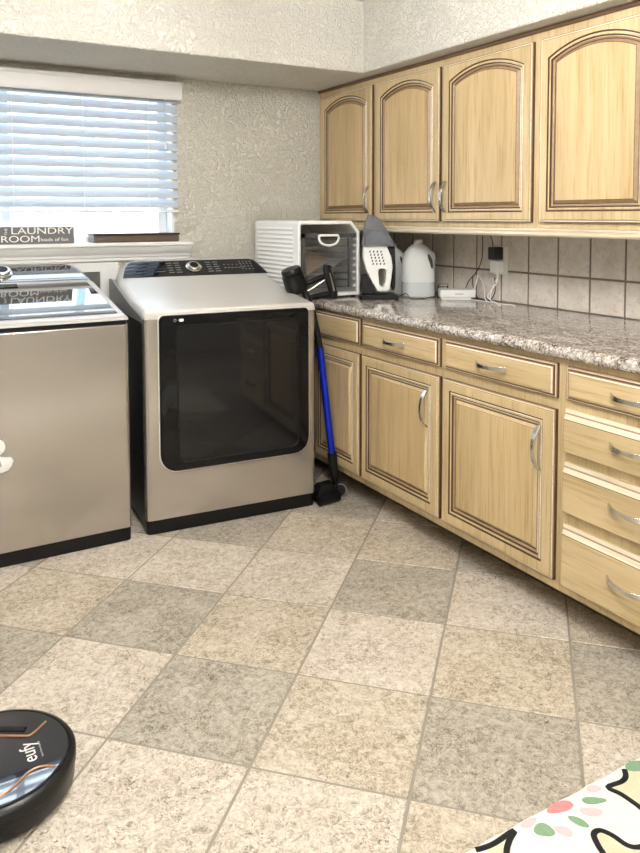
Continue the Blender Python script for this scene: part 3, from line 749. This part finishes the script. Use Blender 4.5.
# shell profile (xz) with chamfered top edges, hollow front
out = [(X0, Z0), (X1, Z0), (X1, Z1-.055), (X1-.050, Z1), (X0+.012, Z1), (X0, Z1-.012)]
inn = [(X0+.016, Z0+.018), (X1-.016, Z0+.018), (X1-.016, Z1-.061), (X1-.057, Z1-.018), (X0+.022, Z1-.018), (X0+.016, Z1-.024)]
L = lambda pts, y: [(x, y, z) for x, z in pts]
nested(bm, [L(inn, Y1-.02), L(inn, Y0+.004), L([(a[0]*.7+b[0]*.3, a[1]*.7+b[1]*.3) for a, b in zip(inn, out)], Y0), L(out, Y0+.002), L(out, Y1)], [1, 0, 0, 0], 0)
bm.faces.new([bm.verts.new(p) for p in L(inn, Y1-.02)]).material_index = 1
# ribbed side louvres
for k in range(15):
    z = Z0+.02+k*.0222
    poly_prism(bm, [(X0-.0005, Y0+.05, z), (X0-.008, Y0+.05, z+.003), (X0-.0005, Y0+.05, z+.016)], (0, .40, 0))
DHB = plain('grey_oven_interior', (0.66, 0.62, 0.57), 0.4)
mesh_obj('casing', bm, [WHT, DHB], dh, bevel=0.002)
bm = B(); lathe(bm, (-0.60, -0.34, Z1), [(0.095, -.001), (0.095, .004), (0.085, .006), (0.07, .004), (0, .005)], 32); mesh_obj('vent_disc', bm, NICK, dh, smooth=True)
for fx in (X0+.12, X1-.02):
    for fy in (Y0+.03, Y1-.03):
        bm = B(); cyl(bm, (fx, fy, CZ), (0, 0, 1), .012, .011, 12); mesh_obj('foot', bm, BLKM, dh)
# glass door with handle
bm = B(); ix0, ix1, iz0, iz1 = X0+.020, X1-.020, Z0+.022, Z1-.062
box(bm, ix0, ix1, Y0+.006, Y0+.010, iz0, iz1); gd = mesh_obj('door', bm, OGLASS, dh)
bm = B()
for a in ((ix0, ix0+.022, iz0, iz1), (ix1-.05, ix1-.042, iz0+.02, iz1-.02)): box(bm, a[0], a[1], Y0+.0035, Y0+.0055, a[2], a[3])
box(bm, ix0, ix1, Y0+.0035, Y0+.0055, iz1-.022, iz1)
mesh_obj('door_border', bm, plain('dark_grey_border', (0.07, 0.07, 0.07), 0.2), gd)
bm = B(); hx, hz = -0.645, 1.200
outer = [(hx-.052, hz+.030), (hx-.056, hz+.012), (hx-.040, hz-.010), (hx, hz-.020), (hx+.040, hz-.010), (hx+.056, hz+.012), (hx+.052, hz+.030)]
tube(bm, [(x, Y0-.010, z) for x, z in outer], .006, 8, up=(0, 1, 0)); tube(bm, [(hx-.052, Y0-.010, hz+.030), (hx+.052, Y0-.010, hz+.030)], .006, 8, up=(0, 1, 0))
for sx in (-.05, .05): cyl(bm, (hx+sx, Y0-.010, hz+.028), (0, 1, 0), .006, .016, 10)
mesh_obj('door_handle', bm, WHT, gd, smooth=True)
bm = B()
for k in range(8):
    z = Z0+.045+k*.034
    for yy in (Y0+.03, Y1-.04): cyl(bm, (X0+.02, yy, z), (1, 0, 0), .002, X1-X0-.04, 6)
    for q in range(9): cyl(bm, (X0+.035+q*.036, Y0+.03, z), (0, 1, 0), .0013, Y1-Y0-.07, 5)
mesh_obj('wire_racks', bm, CHR, dh)
for k in range(8):
    bm = B()
    lathe(bm, (X1-.017, Y0+.020, Z0+.048+k*.034), [(.008, 0), (.008, .012), (.005, .016), (0, .017)], 12, axis=(-1, -.25, 0))
    mesh_obj('rack_peg', bm, WHT, dh, smooth=True)
# things lying inside: folded sheets
fs = thing('folded_liner_sheets', 'brown and clear liner sheets lying tilted inside the dehydrator', 'sheets', (-0.66, -0.35, CZ+.05))
bm = B(); poly_prism(bm, [(-0.775, -0.50, 1.00), (-0.60, -0.50, 1.10), (-0.60, -0.20, 1.16), (-0.775, -0.20, 1.14)], (.0, .0, .003)); mesh_obj('brown_sheet', bm, plain('brown_paper_sheet', (0.36, 0.24, 0.15), 0.7), fs)
bm = B(); poly_prism(bm, [(-0.72, -0.52, 0.985), (-0.50, -0.52, 1.115), (-0.50, -0.28, 1.135), (-0.72, -0.28, 1.005)], (.0, .0, .003)); mesh_obj('clear_sheet', bm, plain('silvery_sheet', (0.62, 0.62, 0.62), 0.2, metal=0.5), fs)

# ------------------------------------------------------------------ hand vacuum on charging base
def rotz(v, a): return Vector((v[0]*math.cos(a)-v[1]*math.sin(a), v[0]*math.sin(a)+v[1]*math.cos(a), v[2]))
HA = -0.50; HC = Vector((-0.432, -0.705, CZ))
def HV(x, y, z): return HC+rotz((x, y, z), HA)
hv = thing('handheld_vacuum', 'white handheld vacuum with smoked pointed nozzle standing on a black charger', 'vacuum cleaner', tuple(HC))
def slab(bm, pts, y0, y1, ch=.008, mi=0):
    cx = sum(p[0] for p in pts)/len(pts); cz = sum(p[1] for p in pts)/len(pts)
    def sc(k): return [(cx+(x-cx)*k, cz+(z-cz)*k) for x, z in pts]
    l0, l1 = sc(.90), pts
    rings = [[HV(x, y0, z) for x, z in l0], [HV(x, y0+ch, z) for x, z in l1], [HV(x, y1-ch, z) for x, z in l1], [HV(x, y1, z) for x, z in l0]]
    r = nested(bm, rings, [mi]*3, mi); bm.faces.new(r[0][::-1]).material_index = mi
bm = B()
base = [(-.098, .001), (.092, .001), (.096, .012), (.080, .028), (-.090, .028), (-.100, .014)]
slab(bm, base, -.062, .062, .012)
hb = mesh_obj('charging_base', bm, BLK, hv, smooth=True)
bm = B(); slab(bm, [(-.092, .028), (-.020, .028), (-.028, .062), (-.040, .098), (-.060, .122), (-.085, .118), (-.092, .07)], -.045, .045, .010); mesh_obj('charging_cradle', bm, BLK, hv, smooth=True)
# body: white shell with a handle loop
bm = B()
W = [(-.072, .268), (.052, .268), (.070, .200), (.074, .165), (.064, .110), (.044, .040), (.026, .036), (.040, .105), (.040, .135), (.005, .140), (-.012, .125), (-.014, .040), (-.032, .038), (-.040, .100), (-.074, .165), (-.082, .215)]
# build as outline loop with handle hole: two side plates bridged
def ring_strip(bm, outer, inner, y0, y1, mi=0):
    n = len(outer)
    for (ya, flip) in ((y0, 0), (y1, 1)):
        pass
    O0 = [bm.verts.new(HV(x, y0, z)) for x, z in outer]; O1 = [bm.verts.new(HV(x, y1, z)) for x, z in outer]
    I0 = [bm.verts.new(HV(x, y0, z)) for x, z in inner]; I1 = [bm.verts.new(HV(x, y1, z)) for x, z in inner]
    for i in range(n):
        j = (i+1) % n
        for q in ([O0[i], O0[j], O1[j], O1[i]], [I0[i], I1[i], I1[j], I0[j]], [O0[i], I0[i], I0[j], O0[j]], [O1[i], O1[j], I1[j], I1[i]]):
            bm.faces.new(q).material_index = mi
outer = [(-.078, .262), (-.010, .270), (.040, .262), (.058, .215), (.066, .165), (.060, .105), (.050, .045), (.030, .040), (-.010, .040), (-.040, .092), (-.066, .150), (-.082, .205)]
inner = [(-.004, .146), (.002, .150), (.012, .152), (.026, .150), (.034, .142), (.034, .120), (.030, .090), (.022, .062), (.010, .062), (.000, .075), (-.002, .100), (-.006, .128)]
ring_strip(bm, outer, inner, -.034, .034)
mesh_obj('body', bm, WHT, hv, bevel=0.010, bseg=3, smooth=True)
bm = B()
for r in range(5):
    for c in range(4):
        x = -.048+c*.018+r*.004; z = .236-r*.015
        poly_prism(bm, [HV(x-.003, -.0345, z-.005), HV(x+.003, -.0345, z-.005), HV(x+.005, -.0345, z+.005), HV(x-.001, -.0345, z+.005)], HV(0, -.0008, 0)-HV(0, 0, 0))
mesh_obj('vent_slots', bm, BLK, hv)
bm = B(); slab(bm, [(.036, .262), (.076, .262), (.080, .150), (.078, .060), (.070, .042), (.062, .060), (.072, .150), (.062, .205)], -.040, .040, .008); mesh_obj('motor_back', bm, BLK, hv, smooth=True)
bm = B()
def rectring(cx, hx, hy, z): return [HV(cx-hx, -hy, z), HV(cx-hx*.6, -hy*1.25, z), HV(cx+hx*.6, -hy*1.25, z), HV(cx+hx, -hy, z), HV(cx+hx, hy, z), HV(cx+hx*.6, hy*1.15, z), HV(cx-hx*.6, hy*1.15, z), HV(cx-hx, hy, z)]
rr_ = nested(bm, [rectring(-.004, .078, .040, .262), rectring(-.008, .072, .040, .290), rectring(-.018, .056, .032, .340), rectring(-.030, .034, .020, .395), rectring(-.040, .016, .012, .415)], [0]*4, 0)
bm.faces.new(rr_[0][::-1])
mesh_obj('nozzle', bm, SMOK, hv)
bm = B()
rr_ = nested(bm, [rectring(.0, .060, .026, .268), rectring(-.004, .052, .024, .300), rectring(-.016, .030, .014, .335)], [0]*2, 0); bm.faces.new(rr_[0][::-1])
mesh_obj('filter', bm, plain('grey_filter', (0.30, 0.31, 0.33), 0.8), hv)

# ------------------------------------------------------------------ jugs
def jug(c, label, k=1.0, hgt=.288, water=True, r=.082):
    t = thing('water_jug', label, 'jug', c)
    bm = B(); s = hgt/.288
    def squ(rad, z, e):   # rounded square section
        out = []
        for i in range(32):
            a = 2*PI*i/32; ca, sa = math.cos(a), math.sin(a); m_ = (abs(ca)**e+abs(sa)**e)**(-1/e)
            out.append(Vector(c)+rotz((rad*m_*ca, rad*m_*sa, z*s), -.55))
        return out
    rings = [squ(r*.90, .001, 4), squ(r, .010, 4), squ(r, .085, 3.5), squ(r*1.0, .165, 3.2), squ(r*.97, .195, 2.8), squ(r*.85, .225, 2.4), squ(r*.60, .252, 2), squ(r*.30, .268, 2), squ(r*.26, .272, 2)]
    rg = nested(bm, rings, [0]*8, 0); bm.faces.new(rg[0][::-1])
    mesh_obj('jug_body', bm, JUG, t, smooth=True)
    bm = B(); cyl(bm, tuple(Vector(c)+Vector((0, 0, .271*s))), (0, 0, 1), r*.27, .018, 20); mesh_obj('cap', bm, WHT, t, bevel=.002)
    dv = rotz((1, 0, 0), -.55)
    bm = B(); cc = Vector(c)
    tube(bm, [cc+dv*(r*.70)+Vector((0, 0, .225*s)), cc+dv*(r*.86)+Vector((0, 0, .218*s)), cc+dv*(r*.93)+Vector((0, 0, .190*s)), cc+dv*(r*.90)+Vector((0, 0, .14*s))], .011, 10)
    mesh_obj('jug_handle', bm, JUG, t, smooth=True)
    # dark panel with the shade of a finger opening painted in its colour
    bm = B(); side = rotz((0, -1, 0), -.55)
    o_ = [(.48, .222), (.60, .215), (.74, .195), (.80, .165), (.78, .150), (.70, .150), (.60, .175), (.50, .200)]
    poly_prism(bm, [cc+dv*(r*a)+side*(r*.80)+Vector((0, 0, z*s)) for a, z in o_], side*(r*.22)); mesh_obj('opening_shade_panel', bm, plain('painted_opening_shade', (0.06, 0.05, 0.04), 0.9), t)
    if water:
        bm = B(); rings = [[p for p in squ(r*1.002, .008, 4)], squ(r*1.004, .012, 4), squ(r*1.004, .078, 3.5)]
        nested(bm, rings, [0]*2); mesh_obj('water', bm, WATER, t, smooth=True)
jug((-0.198, -0.718, CZ), 'frosted plastic gallon jug part filled with water, in front on the counter')
jug((-0.215, -0.520, CZ), 'frosted plastic jug half hidden behind the handheld vacuum', hgt=.262, r=.070, water=False)

# ------------------------------------------------------------------ router, charger, outlet
def Xr(y): return 0
# white router-like box lying on a thinner box
ra = -0.62; RC = Vector((-0.105, -0.915, CZ))
def RV(x, y, z): return RC+rotz((x, y, z), math.atan2(-0.105, 0.165))
def rbox(bm, x0, x1, y0, y1, z0, z1):
    vs = [bm.verts.new(RV(x, y, z)) for x in (x0, x1) for y in (y0, y1) for z in (z0, z1)]
    for f in ((0, 1, 3, 2), (4, 6, 7, 5), (0, 4, 5, 1), (2, 3, 7, 6), (0, 2, 6, 4), (1, 5, 7, 3)): bm.faces.new([vs[i] for i in f])
bm = B(); rbox(bm, -.085, .060, -.050, .040, .0005, .012); mesh_obj('tmp', bm, WHT, bevel=.002)
o = bpy.data.objects['tmp']; o.name = 'flat_white_box'; WM[o.name] = Matrix.Identity(4); tag(o, 'thin white box lying under the white router box', 'box')
rt_ = thing('router_box', 'small white router box on top of a thin white box', 'router', tuple(RC+Vector((0, 0, .0125))))
bm = B(); rbox(bm, -.092, .080, -.055, .045, .0125, .050); mesh_obj('casing', bm, WHT, rt_, bevel=.004)
bm = B(); rbox(bm, -.02, .02, -.0558, -.055, .028, .033); mesh_obj('mark', bm, GREYT, rt_)
bm = B(); rbox(bm, .0802, .081, -.03, .02, .022, .040); mesh_obj('port', bm, BLKM, rt_)
# small black wire stand between jug and router
st = thing('small_wire_stand', 'small black wire holder between the water jug and the white box', 'stand', (-0.14, -0.80, CZ))
bm = B(); a = (-0.15, -0.815); b_ = (-0.105, -0.84)
tube(bm, [(a[0], a[1], CZ+.002), (a[0]+.008, a[1], CZ+.068), (b_[0], b_[1], CZ+.070), (b_[0], b_[1], CZ+.002)], .0022, 6, sub=0)
tube(bm, [(a[0]+.03, a[1]+.04, CZ+.002), (a[0]+.035, a[1]+.04, CZ+.05), (b_[0]+.03, b_[1]+.04, CZ+.052), (b_[0]+.03, b_[1]+.04, CZ+.002)], .0022, 6, sub=0)
tube(bm, [(a[0], a[1], CZ+.012), (a[0]+.03, a[1]+.04, CZ+.012)], .0022, 6, sub=0); mesh_obj('wire_frame', bm, BLK, st)
bm = B(); box(bm, -.118, -.075, -.845, -.805, CZ, CZ+.038); mesh_obj('black_block', bm, BLKM, st, bevel=.004)

ol = thing('wall_outlet', 'ivory outlet plate on the tiled backsplash', 'outlet', (-0.010, -1.12, 1.11))
bm = B(); box(bm, -.0145, -.0096, -1.163, -1.075, 1.045, 1.180); mesh_obj('cover_plate', bm, plain('ivory_plastic', (0.88, 0.85, 0.77), 0.4), ol, bevel=.002)
bm = B(); box(bm, -.0155, -.0146, -1.140, -1.098, 1.055, 1.100); box(bm, -.0155, -.0146, -1.140, -1.098, 1.12, 1.165); mesh_obj('sockets', bm, WHT, ol)
ad = thing('power_adapter', 'black power adapter plugged into the upper outlet socket', 'adapter', (-0.04, -1.10, 1.15))
bm = B(); box(bm, -.070, -.0157, -1.136, -1.088, 1.118, 1.178); mesh_obj('casing', bm, plain('charcoal_plastic', (0.02, 0.022, 0.026), 0.4), ad, bevel=.004)
bm = B(); tube(bm, [(-.045, -1.098, 1.178), (-.046, -1.092, 1.205), (-.045, -1.080, 1.232), (-.04, -1.06, 1.262), (-.05, -1.03, 1.255), (-.04, -1.02, 1.20), (-.035, -1.01, 1.12), (-.04, -.985, 1.06), (-.045, -.93, 1.005), (-.04, -.90, .965)], .0022, 8)
tube(bm, [(-.05, -.96, 1.03), (-.05, -.965, .98), (-.055, -1.00, .93), (-.06, -1.06, CZ+.004), (-.055, -1.10, .93), (-.05, -1.12, .97), (-.04, -1.105, 1.03)], .002, 8)
mesh_obj('cord', bm, BLK, ad, smooth=True)
aw = thing('power_adapter', 'white power adapter plugged in below the black one', 'adapter', (-0.04, -1.12, 1.07))
bm = B(); box(bm, -.060, -.0157, -1.140, -1.092, 1.055, 1.112); cyl(bm, (-.040, -1.124, 1.032), (0, 0, 1), .006, .024, 10); mesh_obj('casing', bm, WHT, aw, bevel=.003)
bm = B(); tube(bm, [(-.040, -1.124, 1.034), (-.045, -1.118, 1.00), (-.06, -1.095, .965), (-.075, -1.10, .935), (-.09, -1.18, CZ+.004), (-.08, -1.26, CZ+.003), (-.10, -1.30, CZ+.003)], .0026, 8)
tube(bm, [(-.040, -1.122, 1.03), (-.05, -1.10, .98), (-.08, -1.12, .93), (-.11, -1.20, CZ+.003), (-.13, -1.24, CZ+.003)], .0026, 8)
tube(bm, [(-.045, -.99, 1.035), (-.05, -.985, .99), (-.06, -.965, .95), (-.08, -.97, .925), (-.09, -1.02, CZ+.004), (-.085, -1.09, CZ+.004), (-.09, -1.16, CZ+.004)], .0026, 8)
tube(bm, [(-.045, -.99, 1.035), (-.04, -1.01, 1.02), (-.045, -1.04, .97), (-.06, -1.06, .93), (-.07, -1.09, CZ+.004)], .0026, 8)
mesh_obj('cord', bm, WHT, aw, smooth=True)
# dark cord trailing from the charger base across to the jug
bm = B(); tube(bm, [(-.36, -.775, CZ+.012), (-.335, -.80, CZ+.03), (-.31, -.81, CZ+.004), (-.25, -.83, CZ+.003), (-.20, -.84, CZ+.010), (-.16, -.85, CZ+.003), (-.13, -.86, CZ+.003)], .002, 8)
tag(mesh_obj('charger_cord', bm, BLK, smooth=True), 'thin black cord lying on the counter in front of the jug', 'cord')

# ------------------------------------------------------------------ stick vacuum leaning in the gap
sv = thing('stick_vacuum', 'cordless stick vacuum with a blue tube leaning between dryer and cabinets', 'vacuum cleaner', (-0.765, -0.79, 0))
p0 = Vector((-0.757, -0.798, .190)); p1 = Vector((-0.776, -0.716, .70))
n_ = (p1-p0).normalized()
bm = B(); cyl(bm, p0, n_, .0165, (p1-p0).length, 20); mesh_obj('wand', bm, BLUE, sv, smooth=True)
bm = B(); q0 = Vector((-0.745, -0.800, .050))
tube(bm, [q0, Vector((-.744, -.800, .09)), p0-n_*.05], .017, 14, sub=4); cyl(bm, p0-n_*.085, n_, .019, .11, 18, r2=.023); mesh_obj('wand_collar', bm, BLK, sv, smooth=True)
bm = B()
hd = [(-.866, -.856, 0), (-.756, -.838, 0), (-.738, -.795, 0), (-.735, -.735, 0), (-.848, -.745, 0)]
cxh = sum(p[0] for p in hd)/5; cyh = sum(p[1] for p in hd)/5
nested(bm, [[(x, y, .003) for x, y, z in hd], [(x, y, .030) for x, y, z in hd], [(cxh+(x-cxh)*.9, cyh+(y-cyh)*.85, .052) for x, y, z in hd], [(cxh+(x-cxh)*.6, cyh+(y-cyh)*.5, .078) for x, y, z in hd]], [0]*3, 0)
mesh_obj('cleaner_head', bm, BLK, sv, bevel=.004)
bm = B(); lathe(bm, (-.722, -.812, .034), [(0, -.05), (.028, -.05), (.030, 0), (.026, .001), (.025, -.003), (0, -.003)], 28, axis=(-0.45, -1, 0.15)); wh = mesh_obj('side_wheel', bm, BLK, sv, smooth=True)
bm = B(); lathe(bm, (-.722, -.812, .034), [(.0305, -.004), (.0305, .002), (.0265, .003), (.0262, -.002)], 28, axis=(-0.45, -1, 0.15)); mesh_obj('rim', bm, plain('grey_wheel_rim', (0.22, 0.22, 0.22), 0.3), wh, smooth=True)
bm = B(); cyl(bm, (-.866, -.862, .024), (.12, .019, 0), .0235, .112, 20); mesh_obj('roller_housing', bm, BLK, sv, smooth=True)
ax = Vector((0.34, 0.0, -0.93)).normalized()
c0 = Vector((-.893, -.640, 1.078))
bm = B(); lathe(bm, c0, [(0, 0), (.044, 0), (.048, .006), (.048, .024), (.045, .027), (.052, .030), (.054, .085), (.052, .105), (.046, .120), (0, .120)], 32, axis=ax)
mesh_obj('motor_body', bm, BLK, sv, smooth=True)
bm = B()
tube(bm, [Vector((-.855, -.650, .995)), Vector((-.78, -.665, 1.018)), Vector((-.705, -.675, 1.045))], .0125, 12)
tube(bm, [Vector((-.83, -.66, .935)), Vector((-.76, -.67, .945)), Vector((-.700, -.685, .955))], .013, 12)
mesh_obj('trigger_handle', bm, BLK, sv, smooth=True)
bm = B(); g0 = Vector((-.718, -.69, 1.086)); g1 = Vector((-.694, -.70, .934))
sweep(bm, smooth_path([g0+Vector((0, 0, .006)), g0+Vector((-.003, 0, -.02)), (g0+g1)/2, g1+Vector((.002, 0, .02)), g1], 4), lambda i, k: [(.017*math.cos(t*PI/6), .022*math.sin(t*PI/6)) for t in range(12)], (1, 0, 0))
gpn = mesh_obj('battery_grip', bm, BLK, sv, smooth=True)
bm = B(); sweep(bm, [g0+Vector((-.001, -.0205, -.03)), g1+Vector((-.006, -.0205, .035))], lambda i, k: [(-.0015, -.004), (.0015, -.004), (.0015, .004), (-.0015, .004)], (1, 0, 0)); mesh_obj('grip_stripe', bm, NICK, gpn)
bm = B(); tube(bm, [Vector((-.83, -.650, .955)), Vector((-.79, -.655, .978)), Vector((-.725, -.67, 1.018))], .005, 8); mesh_obj('release_rod', bm, NICK, sv, smooth=True)
bm = B(); tube(bm, [p1-n_*.04, p1, Vector((-.800, -.69, .86)), Vector((-.820, -.66, .95)), Vector((-.845, -.65, .99))], .0165, 14, sub=4); mesh_obj('wand_joint', bm, BLK, sv, smooth=True)

# ------------------------------------------------------------------ robot vacuum
RX, RY, RR = -2.388, -1.981, 0.186
rb = thing('robot_vacuum', 'round black robot vacuum on the floor at the left edge', 'robot vacuum', (RX, RY, 0))
bm = B(); lathe(bm, (RX, RY, 0), [(0, .008), (RR-.02, .008), (RR-.008, .014), (RR-.004, .022), (RR-.004, .052), (RR, .056), (RR, .074), (RR-.004, .080), (RR-.014, .084), (RR-.017, .081), (0, .081)], 96)
mesh_obj('body', bm, plain('robot_black_shell', (0.010, 0.0095, 0.0095), 0.33, spec=0.4), rb, smooth=True)
bm = B(); lathe(bm, (RX, RY, 0), [(RR-.0185, .0812), (RR-.0185, .0835), (RR-.021, .0842), (0, .0842)], 96); top = mesh_obj('top_plate', bm, plain('robot_top_grey', (0.020, 0.020, 0.021), 0.38, spec=0.4), rb, smooth=True)
ra_ = 0.0
def RP(a, b, z=.0845): return Vector((RX+a, RY+b, z))
Ri = RR-.0215
def chord(b0, b1, n=16):
    pts = []
    for i in range(n+1):
        b = b0+(b1-b0)*i/n; pts.append((math.sqrt(max(Ri*Ri-b*b, 0)), b))
    for i in range(n+1):
        b = b1+(b0-b1)*i/n; pts.append((-math.sqrt(max(Ri*Ri-b*b, 0)), b))
    return pts
bm = B(); poly_prism(bm, [RP(a, b) for a, b in chord(-Ri+.0005, -.098)], (0, 0, .0012)); mesh_obj('glossy_panel', bm, plain('robot_gloss_panel', (0.02, 0.022, 0.026), 0.03, coat=1.0, spec=1.0, ior=2.0, var=0), rb)
bm = B(); poly_prism(bm, [RP(a, b) for a, b in chord(-.097, -.079, 6)], (0, 0, .0008)); mesh_obj('black_band', bm, BLKG, rb)
bm = B(); tube(bm, [RP(-.06, .122, .0855), RP(.029, .069, .0855), RP(.074, .042, .0855), RP(.094, .036, .0855), RP(.133, .068, .0855)], .0026, 8, sub=4); mesh_obj('copper_trim', bm, COPP, rb, smooth=True)
bm = B(); tube(bm, [RP(-.10, -.150, .0862), RP(.0, -.135, .0862), RP(.034, -.120, .0862), RP(.062, -.096, .0862), RP(.090, -.088, .0862), RP(.122, -.102, .0862)], .0026, 8); mesh_obj('copper_trim', bm, COPP, rb, smooth=True)
bm = B(); tube(bm, [RP(-.04, .137, .083), RP(.03, .095, .083), RP(.085, .062, .083)], .009, 10, sub=3); mesh_obj('carry_slot', bm, BLKM, rb, smooth=True)
text_obj('lettering', 'eufy', 0.047, LETT, frame(tuple(RP(.078, -.024, .0846)), (.0, 1, 0), (-1, 0, 0)), rb, ext=.0003, sx=.92)
text_obj('lettering', 'Smart Home Simplified', 0.0062, GREYT, frame(tuple(RP(.104, -.024, .0846)), (0, 1, 0), (-1, 0, 0)), rb, ext=.0003, sx=1.0)

# ------------------------------------------------------------------ rug
bm = B()
RGX0, RGX1, RGY0, RGY1 = -2.02, -0.80, -3.42, -2.664
pts = []
for i in range(41): pts.append((RGX0+(RGX1-RGX0)*i/40, RGY1+.0015*math.sin(i*1.9)))
for i in range(21): pts.append((RGX1+.0015*math.sin(i*2.3), RGY1+(RGY0-RGY1)*(i+1)/22))
for i in range(41): pts.append((RGX1+(RGX0-RGX1)*i/40, RGY0+.0015*math.sin(i*1.7)))
for i in range(21): pts.append((RGX0+.0015*math.sin(i*2.1), RGY0+(RGY1-RGY0)*(i+1)/22))
cxr, cyr = (RGX0+RGX1)/2, (RGY0+RGY1)/2
def rl(z, d): return [(x-(d if x > cxr else -d)*(1 if abs(abs(x-cxr)-(RGX1-RGX0)/2) < .01 else 0), y-(d if y > cyr else -d)*(1 if abs(abs(y-cyr)-(RGY1-RGY0)/2) < .01 else 0), z) for x, y in pts]
nested(bm, [rl(.0005, 0), rl(.008, -.001), rl(.012, .004)], [0, 0], 0)
ZR = .0117
def blob(cx_, cy_, rx, ry, ang, mi, n=20, tip=0.0, h=.0016):
    P_ = []
    for i in range(n):
        a = 2*PI*i/n; r = 1+0.06*math.sin(3*a+cx_*40)+tip*max(0, math.cos(a))**6
        v = rotz((rx*r*math.cos(a), ry*r*math.sin(a), 0), ang); P_.append((cx_+v.x, cy_+v.y, ZR))
    poly_prism(bm, P_, (0, 0, h), mi)
def flat(pts2, mi, h=.0012): poly_prism(bm, [(x, y, ZR) for x, y in pts2], (0, 0, h), mi)
A = [(-1.543, -2.672), (-1.53, -2.676), (-1.497, -2.680), (-1.439, -2.676), (-1.466, -2.690), (-1.495, -2.712), (-1.517, -2.750), (-1.53, -2.80)]
Bp = [(-1.083, -2.676), (-1.099, -2.692), (-1.122, -2.698), (-1.163, -2.694), (-1.154, -2.724), (-1.151, -2.771), (-1.156, -2.814), (-1.18, -2.87)]
Cc = [(-1.38, -2.87), (-1.33, -2.825), (-1.315, -2.793), (-1.3, -2.769), (-1.28, -2.768), (-1.268, -2.79), (-1.262, -2.824), (-1.242, -2.84), (-1.2, -2.846), (-1.18, -2.87)]
flat([(-1.151, -2.771), (-1.154, -2.724), (-1.163, -2.694), (-1.122, -2.698), (-1.099, -2.692), (-1.083, -2.676), (-.90, -2.70), (-.86, -2.84), (-1.02, -2.93), (-1.156, -2.814)], 1)
flat([(-1.497, -2.682), (-1.439, -2.676), (-1.466, -2.690), (-1.495, -2.712), (-1.517, -2.750), (-1.62, -2.76), (-1.60, -2.70)][::-1], 1)
flat([(-1.33, -2.825), (-1.315, -2.793), (-1.3, -2.769), (-1.28, -2.768), (-1.268, -2.79), (-1.262, -2.824), (-1.242, -2.84), (-1.2, -2.846), (-1.2, -2.95), (-1.40, -2.95)][::-1], 1)
for L_ in (A, Bp, Cc):
    sweep(bm, smooth_path([(x, y, ZR+.001) for x, y in L_], 4), lambda i, k: [(.0068*math.cos(t*PI/4), .0022*math.sin(t*PI/4)) for t in range(8)], (0, 0, 1), 2)
blob(-1.195, -2.680, .018, .010, -.3, 3); blob(-1.303, -2.680, .034, .014, -.15, 4); blob(-1.396, -2.676, .022, .009, 0, 3)
blob(-1.226, -2.703, .024, .010, -.5, 5, tip=.3); blob(-1.254, -2.724, .024, .012, -.6, 3); blob(-1.301, -2.727, .020, .010, -1.2, 5, tip=.3)
blob(-1.383, -2.708, .016, .022, .9, 5, tip=.2); blob(-1.348, -2.730, .012, .020, .6, 3); blob(-1.045, -2.684, .035, .016, -.3, 5)
for k in range(7):
    blob(-1.75+.1*k, -3.05-.02*(k % 2), .02, .012, k, 3+k % 3)
tag(mesh_obj('hooked_rug', bm, [RUGW, RUGY, RUGB, RUGP, RUGR, RUGG]), 'cream hooked rug with black outlines and pink flowers on the tiled floor', 'rug')
